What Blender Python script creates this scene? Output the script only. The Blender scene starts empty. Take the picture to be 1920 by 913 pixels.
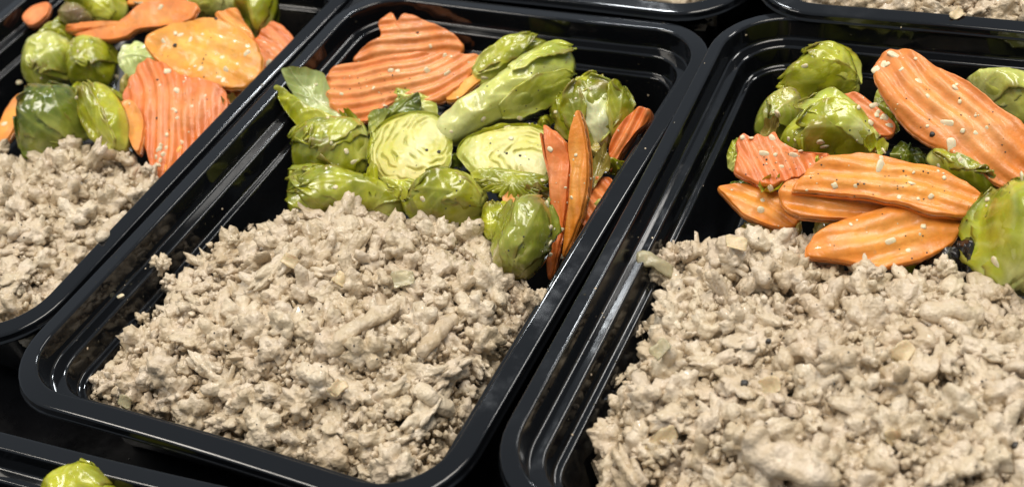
import bpy, math, random
import numpy as np
from mathutils import Vector, Matrix, noise

# ------------------------------------------------------------------ camera, world, lamps, exposure
S = bpy.context.scene
COL = S.collection
U = .222                                            # long side of a tray, metres
CAM = np.array([1.01126889, -1.21612638, 1.1961104]) * U
VIEW = np.array([-0.4252599, 0.63095212, -0.6488863])
RIGHT = np.array([0.88835251, 0.42815107, -0.16588094])
DOWN = np.array([0.17315843, -0.64698229, -0.74258338])
FPX = 2567.376
cd = bpy.data.cameras.new('camera'); cam = bpy.data.objects.new('camera', cd); COL.objects.link(cam)
M = Matrix(((RIGHT[0], -DOWN[0], -VIEW[0], CAM[0]), (RIGHT[1], -DOWN[1], -VIEW[1], CAM[1]),
            (RIGHT[2], -DOWN[2], -VIEW[2], CAM[2]), (0, 0, 0, 1)))
cam.matrix_world = M
cd.sensor_width = 36; cd.lens = FPX / 1920 * 36; cd.clip_start = .02; cd.clip_end = 60
cd.dof.use_dof = True; cd.dof.focus_distance = .415; cd.dof.aperture_fstop = 15
S.camera = cam
wd = bpy.data.worlds.new('World'); S.world = wd; wd.use_nodes = True
bg = wd.node_tree.nodes['Background']; bg.inputs[0].default_value = (.78, .88, 1.0, 1); bg.inputs[1].default_value = .38
def lamp(name, loc, target, sx, sy, power, col):
    l = bpy.data.lights.new(name, 'AREA'); l.shape = 'RECTANGLE'; l.size = sx; l.size_y = sy; l.energy = power; l.color = col
    o = bpy.data.objects.new(name, l); COL.objects.link(o); o.location = loc
    d = Vector(target) - Vector(loc); o.rotation_euler = d.to_track_quat('-Z', 'Y').to_euler()
    return o
lamp('ceiling_lamp', (-.70, 1.33, 1.53), (0, 0, 0), .19, .11, 8, (.93, .97, 1))
lamp('ceiling_lamp', (.35, .10, 1.9), (0, 0, 0), 1.3, .7, 31, (1, .93, .83))
lamp('ceiling_lamp', (-1.2, -.5, 1.7), (0, 0, 0), 1.0, .3, 18, (1, .93, .83))
lamp('ceiling_lamp', (.55, 1.25, 1.5), (0, 0, 0), 1.0, .16, 11, (1, .97, .92))
S.view_settings.view_transform = 'Standard'; S.view_settings.look = 'None'; S.view_settings.exposure = 0; S.view_settings.gamma = 1
S.cycles.max_bounces = 8; S.cycles.use_denoising = True
try: S.cycles.denoiser = 'OPENIMAGEDENOISE'
except Exception: pass

TOCAM = -VIEW
UP = np.array([0, 0, 1.])
def ray(px, py): return VIEW + RIGHT * (px - 960) / FPX + DOWN * (py - 456.5) / FPX
def on_z(px, py, z):
    d = ray(px, py); return CAM + d * (z - CAM[2]) / d[2]
def on_plane(px, py, O, n):
    d = ray(px, py); return CAM + d * (np.dot(O - CAM, n) / np.dot(d, n))
def to_px(P):
    v = np.asarray(P) - CAM; w = v @ VIEW
    return np.stack([960 + FPX * (v @ RIGHT) / w, 456.5 + FPX * (v @ DOWN) / w, w], -1)
def unit(v): return v / np.linalg.norm(v)
def lerp(a, b, t): return a + (b - a) * t
def sst(a, b, x):
    t = np.clip((x - a) / (b - a), 0, 1); return t * t * (3 - 2 * t)
def vnoise(P, scale, seed=0):
    o = Vector((seed * 7.13, seed * 3.7, seed * 1.9))
    return np.array([noise.noise(Vector(p) * scale + o) for p in P])

# ------------------------------------------------------------------ materials
def material(name):
    m = bpy.data.materials.new(name); m.use_nodes = True
    nt = m.node_tree; return m, nt, nt.nodes['Principled BSDF']
def N(nt, t, **kw):
    n = nt.nodes.new(t)
    for k, v in kw.items():
        if k in n.inputs: n.inputs[k].default_value = v
        else: setattr(n, k, v)
    return n
def ramp(nt, src, stops):
    r = nt.nodes.new('ShaderNodeValToRGB'); e = r.color_ramp.elements
    while len(e) < len(stops): e.new(.5)
    for i, (p, c) in enumerate(stops):
        e[i].position = p; e[i].color = (*c, 1) if len(c) == 3 else c
    nt.links.new(src, r.inputs[0]); return r.outputs[0]
def mixc(nt, f, a, b, mode='MIX'):
    n = nt.nodes.new('ShaderNodeMix'); n.data_type = 'RGBA'; n.blend_type = mode
    for sock, v in ((n.inputs[0], f), (n.inputs[6], a), (n.inputs[7], b)):
        if hasattr(v, 'links'): nt.links.new(v, sock)
        elif isinstance(v, (int, float)): sock.default_value = v
        else: sock.default_value = (*v, 1)
    return n.outputs[2]
def bump(nt, src, strength, dist, prev=None):
    b = nt.nodes.new('ShaderNodeBump'); b.inputs['Strength'].default_value = strength; b.inputs['Distance'].default_value = dist
    nt.links.new(src, b.inputs['Height'])
    if prev: nt.links.new(prev, b.inputs['Normal'])
    return b.outputs[0]
def geo_pos(nt): return nt.nodes.new('ShaderNodeNewGeometry').outputs['Position']
def tex(nt, scale, detail=4, rough=.55, vec=None):
    n = N(nt, 'ShaderNodeTexNoise', Scale=scale, Detail=detail, Roughness=rough)
    if vec: nt.links.new(vec, n.inputs['Vector'])
    return n.outputs['Fac']

def mat_plastic():
    m, nt, b = material('black_plastic')
    b.inputs['Base Color'].default_value = (.0045, .005, .006, 1)
    P = geo_pos(nt)
    g = tex(nt, 45, 4, .6, P); f = tex(nt, 420, 3, .6, P)
    r = ramp(nt, g, [(.35, (.045,) * 3), (.55, (.07,) * 3), (.64, (.13,) * 3), (.78, (.22,) * 3)])
    sm = ramp(nt, tex(nt, 17, 6, .68, P), [(.56, (0,) * 3), (.70, (.9,) * 3)])
    r = mixc(nt, sm, r, (.30, .30, .30))
    nt.links.new(r, b.inputs['Roughness'])
    b.inputs['IOR'].default_value = 1.5
    nb = bump(nt, tex(nt, 28, 2, .5, P), .05, .002)
    nb = bump(nt, f, .006, .0003, nb)
    nt.links.new(nb, b.inputs['Normal']); return m
def mat_table():
    m, nt, b = material('dark_table'); P = geo_pos(nt)
    c = ramp(nt, tex(nt, 60, 4, .6, P), [(.3, (.003, .003, .0035)), (.8, (.008, .008, .009))])
    nt.links.new(c, b.inputs['Base Color']); nt.links.new(ramp(nt, tex(nt, 35, 6, .7, P), [(.35, (.18,) * 3), (.65, (.5,) * 3)]), b.inputs['Roughness']); b.inputs['Specular IOR Level'].default_value = .28
    nt.links.new(bump(nt, tex(nt, 300, 4, .6, P), .15, .0005), b.inputs['Normal']); return m
def mat_meat():
    m, nt, b = material('cooked_turkey')
    P = geo_pos(nt)
    oi = nt.nodes.new('ShaderNodeObjectInfo').outputs['Random']
    at = nt.nodes.new('ShaderNodeAttribute'); at.attribute_name = 'tint'
    ad = N(nt, 'ShaderNodeMath', operation='ADD'); nt.links.new(oi, ad.inputs[0]); nt.links.new(at.outputs['Fac'], ad.inputs[1])
    fr = N(nt, 'ShaderNodeMath', operation='FRACT'); nt.links.new(ad.outputs[0], fr.inputs[0])
    base = ramp(nt, fr.outputs[0], [(0, (.64, .53, .365)), (.22, (.55, .44, .285)), (.45, (.70, .595, .43)), (.62, (.51, .39, .24)), (.75, (.65, .545, .39)), (.88, (.575, .455, .31)), (1, (.61, .495, .335))])
    v = tex(nt, 330, 5, .65, P)
    c = mixc(nt, ramp(nt, v, [(.35, (.0,) * 3), (.72, (.55,) * 3)]), base, (.47, .345, .21))
    c = mixc(nt, ramp(nt, tex(nt, 150, 3, .6, P), [(.45, (0,) * 3), (.70, (.55,) * 3)]), c, (.76, .655, .53))
    c = mixc(nt, ramp(nt, tex(nt, 75, 4, .65, P), [(.50, (0,) * 3), (.72, (.5,) * 3)]), c, (.58, .445, .31))
    sp = ramp(nt, tex(nt, 700, 1, .5, P), [(.74, (0,) * 3), (.80, (.75,) * 3)])
    c = mixc(nt, sp, c, (.16, .11, .06))
    nt.links.new(c, b.inputs['Base Color'])
    nt.links.new(ramp(nt, tex(nt, 260, 3, .6, P), [(.35, (.24,) * 3), (.65, (.50,) * 3)]), b.inputs['Roughness'])
    b.inputs['Coat Weight'].default_value = .25; b.inputs['Coat Roughness'].default_value = .10
    nb = bump(nt, tex(nt, 700, 5, .68, P), .65, .0008)
    vo = N(nt, 'ShaderNodeTexVoronoi', Scale=750.); nt.links.new(P, vo.inputs['Vector'])
    nb = bump(nt, vo.outputs['Distance'], .42, .0008, nb)
    nt.links.new(nb, b.inputs['Normal']); return m
def mat_veg(name, rough, var, spotcol, spotlo, bscale, bstr, sss, coat):
    m, nt, b = material(name); P = geo_pos(nt)
    at = nt.nodes.new('ShaderNodeAttribute'); at.attribute_name = 'col'
    v = tex(nt, 190, 5, .6, P)
    c = mixc(nt, 1.0, at.outputs['Color'], ramp(nt, v, [(.25, (1 - var,) * 3), (.75, (1 + var * .6,) * 3)]), 'MULTIPLY')
    c = mixc(nt, ramp(nt, tex(nt, 520, 2, .6, P), [(spotlo, (0,) * 3), (spotlo + .08, (.6,) * 3)]), c, spotcol)
    nt.links.new(c, b.inputs['Base Color'])
    nt.links.new(ramp(nt, tex(nt, 130, 3, .6, P), [(.35, (rough * .7,) * 3), (.7, (rough * 1.5,) * 3)]), b.inputs['Roughness'])
    b.inputs['Subsurface Weight'].default_value = sss; b.inputs['Subsurface Scale'].default_value = .0015
    b.inputs['Coat Weight'].default_value = coat; b.inputs['Coat Roughness'].default_value = .12
    nb = bump(nt, tex(nt, bscale, 5, .6, P), bstr, .0007)
    nt.links.new(nb, b.inputs['Normal']); return m
def mat_plain(name, col, rough, sss=0, trans=0, bs=500, bst=.3):
    m, nt, b = material(name); P = geo_pos(nt)
    c = ramp(nt, tex(nt, 400, 3, .6, P), [(.3, tuple(x * .8 for x in col)), (.7, tuple(min(1, x * 1.1) for x in col))])
    nt.links.new(c, b.inputs['Base Color']); b.inputs['Roughness'].default_value = rough
    b.inputs['Subsurface Weight'].default_value = sss; b.inputs['Subsurface Scale'].default_value = .002
    b.inputs['Transmission Weight'].default_value = trans
    nt.links.new(bump(nt, tex(nt, bs, 4, .6, P), bst, .0006), b.inputs['Normal']); return m
PLASTIC = mat_plastic(); TABLE = mat_table(); MEAT = mat_meat()
CARROT = mat_veg('carrot_flesh', .40, .30, (.60, .28, .09), .66, 520, .40, .10, .22)
LEAF = mat_veg('sprout_leaf_skin', .17, .30, (.24, .17, .04), .68, 300, .4, .10, .5)
CUT = mat_veg('sprout_cut_flesh', .38, .12, (.30, .22, .06), .73, 420, .35, .15, .2)
GARLIC = mat_plain('cooked_garlic', (.82, .70, .46), .35, .2)
ONION = mat_plain('cooked_onion', (.68, .53, .31), .3, .15, .08, 500, .7)
ONIONCLEAR = mat_plain('translucent_onion', (.74, .66, .42), .15, .05, .5, 420, .7)
GREASE = mat_plain('cooking_oil', (.10, .085, .05), .08, 0, .6, 300, .05)
PEPPER = mat_plain('black_pepper', (.035, .03, .025), .5)

# ------------------------------------------------------------------ object helpers
def tag(o, label=None, cat=None, group=None, kind=None):
    if label: o['label'] = label
    if cat: o['category'] = cat
    if group: o['group'] = group
    if kind: o['kind'] = kind
    return o
def mesh_data(name, V, F, mat, cols=None, smooth=True, tint=None):
    me = bpy.data.meshes.new(name)
    V = np.asarray(V, np.float32); F = np.asarray(F, np.int32) if not isinstance(F, list) else F
    if isinstance(F, np.ndarray):
        k = F.shape[1]
        me.vertices.add(len(V)); me.vertices.foreach_set('co', V.ravel())
        me.loops.add(F.size); me.loops.foreach_set('vertex_index', F.ravel())
        me.polygons.add(len(F)); me.polygons.foreach_set('loop_start', np.arange(0, F.size, k, dtype=np.int32))
        me.update(calc_edges=True)
    else: me.from_pydata([tuple(map(float, v)) for v in V], [], F)
    me.polygons.foreach_set('use_smooth', np.full(len(me.polygons), smooth))
    if cols is not None:
        a = me.attributes.new('col', 'FLOAT_COLOR', 'POINT')
        a.data.foreach_set('color', np.concatenate([np.asarray(cols, np.float32), np.ones((len(V), 1), np.float32)], 1).ravel())
    if tint is not None:
        a = me.attributes.new('tint', 'FLOAT', 'POINT'); a.data.foreach_set('value', np.asarray(tint, np.float32))
    me.materials.append(mat); me.validate(); me.update(); return me
def obj(name, me, parent=None, loc=(0, 0, 0)):
    o = bpy.data.objects.new(name, me); COL.objects.link(o); o.location = loc
    if parent: o.parent = parent
    return o
def thing(name, loc, label, cat, group=None):
    o = bpy.data.objects.new(name, None); o.empty_display_size = .01; COL.objects.link(o); o.location = loc
    return tag(o, label, cat, group)
def grid_faces(nu, nv, closed_v=False, off=0, flip=False):
    F = []
    for i in range(nu - 1):
        for j in range(nv if closed_v else nv - 1):
            a, b_, c, d = i * nv + j, i * nv + (j + 1) % nv, (i + 1) * nv + (j + 1) % nv, (i + 1) * nv + j
            F.append((a + off, b_ + off, c + off, d + off) if not flip else (d + off, c + off, b_ + off, a + off))
    return F

# ------------------------------------------------------------------ table and trays
TW, TL, RC = .1520, .2220, .0245
tz = -.0400
me = mesh_data('table', [(-3, -3, tz), (3, -3, tz), (3, 3, tz), (-3, 3, tz)], [(0, 1, 2, 3)], TABLE, smooth=False)
tag(obj('table', me), kind='structure')

def ring(inset, z, n=10):
    r = max(RC - inset * .92, .006); hx, hy = TW / 2 - inset - r, TL / 2 - inset - r
    pts = []
    for (sx, sy, a0) in ((1, 1, 0), (-1, 1, 90), (-1, -1, 180), (1, -1, 270)):
        for k in range(n + 1):
            a = math.radians(a0 + 90 * k / n); pts.append((sx * hx + r * math.cos(a), sy * hy + r * math.sin(a), z))
    # points along the straight sides so that the long walls bow a little
    out = []
    for i, p in enumerate(pts):
        out.append(p); q = pts[(i + 1) % len(pts)]
        if math.dist(p, q) > .02:
            for t in np.linspace(0, 1, 13)[1:-1]:
                x, y = lerp(p[0], q[0], t), lerp(p[1], q[1], t); s = math.sin(math.pi * t) * -.0007
                if abs(p[0] - q[0]) < 1e-6: x += s * np.sign(x)
                else: y += s * np.sign(y)
                out.append((x, y, z))
    return out
def smooth_profile(pts, k=2):
    p = np.array(pts)
    return p
def sweep(profile, cap=False):
    V = []; n = None
    for (u, z) in profile:
        r = ring(u, z); n = len(r); V += r
    F = grid_faces(len(profile), n, True)
    if cap: F.append(tuple(range((len(profile) - 1) * n, len(profile) * n)))
    return np.array(V), F
def tray(loc, ang, label, depth, fl=.0060):
    mm = .001; f = fl / mm
    rim = [(.3, -3.4), (-.5, -3.5), (-.6, -3.2), (-.2, -2.9), (.05, -2.5), (.05, -1.1), (.14, -.8), (.36, -.55), (.7, -.40), (1.0, -.345), (1.3, -.31),
           (f - .9, .115), (f - .7, .135), (f - .45, .12), (f - .2, .02), (f, -.24), (f + .12, -.5)]
    inn = [(f + .12, -.5), (f + .2, -1.0), (f + .27, -1.4), (f + .88, -6.4), (f + .92, -6.7), (f + 1.02, -7.1), (f + 1.3, -7.4), (f + 1.7, -7.52), (f + 1.85, -7.53), (f + 4.75, -7.53),
           (f + 4.9, -7.54), (f + 5.25, -7.72), (f + 5.5, -7.98), (f + 5.62, -8.4), (f + 5.68, -8.8), (f + 6.24, -13.5), (f + 6.3, -13.9), (f + 6.45, -14.3), (f + 6.8, -14.55),
           (f + 7.2, -14.62), (f + 7.3, -14.63), (f + 8.2, -14.63), (f + 8.3, -14.65), (f + 8.6, -14.75), (f + 8.8, -15.0), (f + 8.95, -15.5), (f + 11.4, -depth + 4.5), (f + 11.9, -depth + 2.6),
           (f + 13.2, -depth + .9), (f + 15, -depth + .3), (f + 18, -depth + .2)]
    t = thing('food_tray', (0, 0, 0), label, 'food tray', 'black plastic food trays')
    V, F = sweep([(a * mm, b * mm) for a, b in rim]); obj('rim', mesh_data('rim', V, F, PLASTIC), t)
    V, F = sweep([(a * mm, b * mm) for a, b in inn], True); obj('basin', mesh_data('basin', V, F, PLASTIC), t)
    t.location = loc; t.rotation_euler = (0, 0, ang); return t
def corner_loc(cx, cy, sx, sy, a):
    # centre of a tray whose outer corner (sx, sy) lies at (cx, cy)
    x, y = sx * TW / 2, sy * TL / 2
    return cx - (x * math.cos(a) - y * math.sin(a)), cy - (x * math.sin(a) + y * math.cos(a))
D0 = 39.4
T_MID = ((0, 0, 0), 0)
x, y = corner_loc(.0736, .1199, -1, 1, .038); T_RIGHT = ((x, y, .003), .038)
x, y = corner_loc(-.0772, -.0968, 1, -1, 0); T_LEFT = ((x, y, 0), 0)
x, y = corner_loc(.069, -.1133, 1, 1, .068); T_FRONT = ((x, y, 0), .068)
x, y = corner_loc(.0765, .1130, 1, -1, .005); T_BACK = ((x, y, .0022), .005)
x, y = corner_loc(.0795, .1150, -1, -1, .018); T_BACKR = ((x, y, .0064), .018)
for (loc, a), lab, dz, fl in (
        (T_MID, 'black plastic tray in the middle, with vegetables behind crumbled turkey', 0, .0060),
        (T_RIGHT, 'black plastic tray at the right, bright streak of light on its inner ledge', 3, .0050),
        (T_LEFT, 'black plastic tray cut off by the left edge, holding the yellow carrot slice', 0, .0060),
        (T_FRONT, 'black plastic tray at the lower left corner with a single sprout showing', 0, .0060),
        (T_BACK, 'black plastic tray behind the middle one, only its near rim in view', 2.2, .0060),
        (T_BACKR, 'black plastic tray behind the right one, crumbled turkey showing over its near rim', 6.4, .0060)):
    tray(loc, a, lab, D0 + dz, fl)

# ------------------------------------------------------------------ outline tools
def catmull(P, per=10):
    P = np.asarray(P, float); n = len(P); out = []
    for i in range(n):
        p0, p1, p2, p3 = P[i - 1], P[i], P[(i + 1) % n], P[(i + 2) % n]
        for t in np.arange(per) / per:
            out.append(.5 * ((2 * p1) + (-p0 + p2) * t + (2 * p0 - 5 * p1 + 4 * p2 - p3) * t * t + (-p0 + 3 * p1 - 3 * p2 + p3) * t ** 3))
    return np.array(out)
class Patch:
    """a real plane in the tray with an outline in metres on it"""
    def __init__(s, outline, z, n):
        c = np.mean(np.asarray(outline, float), 0); s.O = on_z(c[0], c[1], z * .001); s.n = unit(np.asarray(n, float))
        s.e1 = unit(RIGHT - s.n * np.dot(RIGHT, s.n)); s.e2 = np.cross(s.n, s.e1)
        ab = catmull([s.ab(p) for p in outline])
        s.c = ab.mean(0); q = ab - s.c
        w, v = np.linalg.eigh(np.cov(q.T)); s.ax = v[:, ::-1]; s.sc = np.sqrt(w[::-1]) * 1.6
        s.uv = (q @ s.ax) / s.sc
        th = np.arctan2(s.uv[:, 1], s.uv[:, 0]); r = np.hypot(s.uv[:, 0], s.uv[:, 1])
        o = np.argsort(th); th, r = th[o], r[o]
        k = 180; g = np.linspace(-math.pi, math.pi, k, endpoint=False)
        s.tg = np.concatenate([g, [math.pi]]); R = np.interp(g, np.concatenate([th - 2 * math.pi, th, th + 2 * math.pi]), np.tile(r, 3))
        s.R = np.concatenate([R, R[:1]])
    def ab(s, p):
        w = on_plane(p[0], p[1], s.O, s.n) - s.O; return np.array([w @ s.e1, w @ s.e2])
    def Rt(s, th): return np.interp((th + math.pi) % (2 * math.pi) - math.pi, s.tg, s.R)
    def polar(s, r, th):
        rr = r * s.Rt(th); return s.c + (np.stack([rr * np.cos(th), rr * np.sin(th)], -1) * s.sc) @ s.ax.T
    def norm_r(s, ab):
        uv = ((ab - s.c) @ s.ax) / s.sc; th = np.arctan2(uv[..., 1], uv[..., 0]); return np.hypot(uv[..., 0], uv[..., 1]) / s.Rt(th)
    def world(s, ab, h): return s.O + ab[..., :1] * s.e1 + ab[..., 1:2] * s.e2 + np.asarray(h)[..., None] * s.n
def tilt(t, az=0):
    """normal between straight up (0) and the viewer (1), swung sideways by az"""
    v = (1 - t) * UP + t * TOCAM; h = np.array([RIGHT[0], RIGHT[1], 0]); return unit(v + az * h)
def disc_grid(K, Mn, edge=1.0):
    r = np.linspace(0, 1, K) ** edge; th = np.linspace(0, 2 * math.pi, Mn, endpoint=False)
    return np.meshgrid(r, th, indexing='ij')
def two_sided(P, top, bot):
    """closed shell from two polar grids K x M"""
    K, Mn = top.shape[:2]
    V = np.concatenate([top.reshape(-1, 3), bot.reshape(-1, 3)])
    F = grid_faces(K, Mn, True, 0) + grid_faces(K, Mn, True, K * Mn, True)
    a, b_ = (K - 1) * Mn, K * Mn + (K - 1) * Mn
    F += [(a + j, b_ + j, b_ + (j + 1) % Mn, a + (j + 1) % Mn) for j in range(Mn)]
    return V, np.array(F)

# ------------------------------------------------------------------ carrots
ORANGE = ((.77, .26, .026), (.82, .33, .048)); PINK = ((.76, .215, .05), (.80, .28, .08)); YELLOW = ((.78, .32, .03), (.84, .40, .055)); RED = ((.74, .19, .036), (.78, .245, .06))
def carrot(outline, z, n, label, pal=ORANGE, thick=4.5, ridge=None, lam=3.2, amp=.45, bend=(0, 0), fan=0., seed=0, name='carrot_slice', K=34, Mn=150):
    p = Patch(outline, z, n); th = np.linspace(0, 2 * math.pi, Mn, endpoint=False)
    r, th = np.meshgrid(np.concatenate([np.linspace(0, 1, K - 5) ** .85 * .93, [.955, .975, .990, 1.0, 1.010]]), th, indexing='ij')
    ab = p.polar(r, th); L = ((ab - p.c) @ p.ax)
    t = thick * .00074
    edge = np.interp(r, [0, .955, .975, .990, 1.0, 1.010], [1, 1, .96, .85, .60, .15])
    h = bend[0] * L[..., 0] ** 2 + bend[1] * L[..., 1] ** 2
    if ridge:
        d = unit(p.ab(ridge[1]) - p.ab(ridge[0])); q = ab - p.c
        al, ac = q @ d, q @ np.array([-d[1], d[0]])
        rng = random.Random(seed); ph = rng.random() * 6
        ac = ac + fan * al ** 2 + .0005 * np.sin(al * 190 + ph) + .0006 * vnoise(p.world(ab, np.zeros(r.shape)).reshape(-1, 3), 45, seed + 12).reshape(r.shape)
        w = np.sin(2 * math.pi * ac / (lam * .00118) + ph); w = np.sign(w) * np.abs(w) ** .8
        mod = .75 + .8 * vnoise(p.world(ab, np.zeros(r.shape)).reshape(-1, 3), 55, seed + 11).reshape(r.shape); h = h + amp * .00125 * w * np.clip(mod, .25, 1.3)
    flat = p.world(ab, h)
    ns = vnoise(flat.reshape(-1, 3), 90, seed).reshape(r.shape); n2 = vnoise(flat.reshape(-1, 3), 320, seed + 5).reshape(r.shape)
    h = h + ns * .0012 + n2 * .0002
    wob = 1 + (.020 * vnoise(flat.reshape(-1, 3), 240, seed + 3) + .022 * vnoise(flat.reshape(-1, 3), 480, seed + 4)).reshape(r.shape) * r ** 4
    ab2 = p.c + (ab - p.c) * wob[..., None]
    top = p.world(ab2, h + t / 2 * edge); bot = p.world(ab2, h - t / 2 * edge)
    V, F = two_sided(p, top, bot)
    cm = sst(.45, .75, r + ns * .15); c = lerp(np.array(pal[1]), np.array(pal[0]), cm[..., None])
    rim_ = sst(.9, 1, r)[..., None] * .25; c = c * (1 - rim_) + np.array((.70, .17, .03)) * rim_
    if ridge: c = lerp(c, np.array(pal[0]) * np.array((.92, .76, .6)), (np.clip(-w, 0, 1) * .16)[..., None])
    c = lerp(c, np.array((.82, .42, .15)), (sst(.05, .5, ns + n2 * .4) * .15)[..., None])
    c = c.reshape(-1, 3); o = V.mean(0)
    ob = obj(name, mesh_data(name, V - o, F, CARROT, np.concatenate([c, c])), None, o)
    return tag(ob, label, 'carrot')

# ------------------------------------------------------------------ sprouts and leaves
OLIVE = ((.58, .58, .14), (.36, .37, .016), (.15, .175, .007)); DARK = ((.36, .39, .07), (.13, .17, .010), (.048, .072, .005))
PALE = ((.68, .68, .25), (.52, .54, .10), (.30, .34, .03)); YGREEN = ((.61, .61, .13), (.46, .465, .020), (.25, .275, .010)); BROWNISH = ((.52, .42, .15), (.30, .24, .045), (.14, .10, .02))
CHAR = ((.03, .022, .016), (.014, .011, .009), (.008, .006, .006))
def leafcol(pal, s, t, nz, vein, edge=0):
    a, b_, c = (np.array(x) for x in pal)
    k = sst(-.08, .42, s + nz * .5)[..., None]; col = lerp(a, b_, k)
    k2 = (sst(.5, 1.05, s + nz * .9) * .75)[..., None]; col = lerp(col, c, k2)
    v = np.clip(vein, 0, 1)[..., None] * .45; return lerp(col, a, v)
def veins(s, t):
    """raised midrib and slanting side veins over leaf coordinates s (0 base, 1 tip), t (-1, 1 across)"""
    mid = np.exp(-(t / (.10 * (1.15 - s))) ** 2)
    f = (s * 5.2 - np.abs(t) * 1.7) % 1.0; side = np.exp(-((f - .5) / .13) ** 2) * sst(.05, .25, np.abs(t)) * sst(1.0, .6, np.abs(t))
    return mid, side
def shell(P, Nn, thick, name, parent, mat, cols, o):
    """thin closed leaf from a grid of points"""
    nu, nv = P.shape[:2]
    V = np.concatenate([(P).reshape(-1, 3), (P - Nn * thick).reshape(-1, 3)]) - o
    F = grid_faces(nu, nv) + grid_faces(nu, nv, False, nu * nv, True); Q = nu * nv
    for i in range(nu - 1):
        F.append((i * nv, (i + 1) * nv, (i + 1) * nv + Q, i * nv + Q)); a = i * nv + nv - 1; F.append((a + nv, a, a + Q, a + nv + Q))
    for j in range(nv - 1):
        F.append((j + 1, j, j + Q, j + 1 + Q)); a = (nu - 1) * nv + j; F.append((a, a + 1, a + 1 + Q, a + Q))
    c = cols.reshape(-1, 3)
    return obj(name, mesh_data(name, V, np.array(F), mat, np.concatenate([c, c])), parent)
def dome(p, ab, df):
    r = p.norm_r(ab); return np.where(r < 1, df * np.clip(1 - np.clip(r, 0, 1) ** 2.3, 0, 1) ** .7, -df * 1.0 * (r - 1))
def add_leaf(root, p, df, base, tip, w, lift, pal, level, seed, o, curl=0., ruf=.5):
    """leaf wrapped over the dome of its sprout; base, tip are plane coordinates, w half-width in metres"""
    nu, nv = 26, 23
    s, t = np.meshgrid(np.linspace(0, 1, nu), np.linspace(-1, 1, nv), indexing='ij')
    d = tip - base; Lg = np.linalg.norm(d); d = d / Lg; q = np.array([-d[1], d[0]])
    rng = random.Random(seed)
    wid = w * (.30 + .70 * np.sin(np.pi * np.clip(s, 0, 1) ** .85 * .78)) * np.where(s > .72, np.sqrt(np.clip(1 - ((s - .72) / .30) ** 2, .02, 1)), 1)
    jag = 1 + .05 * np.sin(s * 17 + rng.random() * 6) + .035 * np.sin(s * 41 + rng.random() * 6)
    sag = .10 * Lg * np.sin(np.pi * s) * rng.uniform(-1, 1)
    tipr = 1 + .06 * np.sin(t * 5 + rng.random() * 6) * s
    ab = base + (s * Lg * tipr)[..., None] * d + (t * wid * jag + sag)[..., None] * q
    h = dome(p, ab, df) + .00045 + level * .0005
    mid, side = veins(s, t)
    ed = np.abs(t) ** 3 * .7 + s ** 5 * .9
    ru = np.sin(s * 14 + seed) * np.abs(t) ** 2 + np.sin(t * 6 + seed * 2) * s ** 3
    h = h + lift * .001 * ed + .001 * ruf * ru * .7 - .00025 * side * -1 + .00035 * mid + curl * .001 * s ** 2
    W = p.world(ab, h); nz = vnoise(W.reshape(-1, 3), 130, seed).reshape(s.shape); n2 = vnoise(W.reshape(-1, 3), 330, seed + 9).reshape(s.shape)
    W = W + (nz * .0016 + n2 * .0006 + .0022 * vnoise(W.reshape(-1, 3), 55, seed % 10 + int(p.c[0] * 1e4) % 50).reshape(s.shape) * sst(0, .4, s))[..., None] * p.n
    gu, gv = np.gradient(W, axis=0), np.gradient(W, axis=1)
    Nn = np.cross(gv, gu); Nn /= np.linalg.norm(Nn, axis=-1, keepdims=True) + 1e-12
    if (Nn @ p.n).mean() < 0: Nn = -Nn
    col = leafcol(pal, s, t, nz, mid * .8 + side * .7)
    br = np.maximum(sst(.80, 1.0, np.abs(t) + nz * .25), sst(.86, 1.0, s + nz * .3)) * sst(.05, .4, nz + n2) * .55
    col = lerp(col, np.array((.26, .17, .04)), br[..., None])
    shell(W, Nn, .00055, 'leaf', root, LEAF, col, o)
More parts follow.
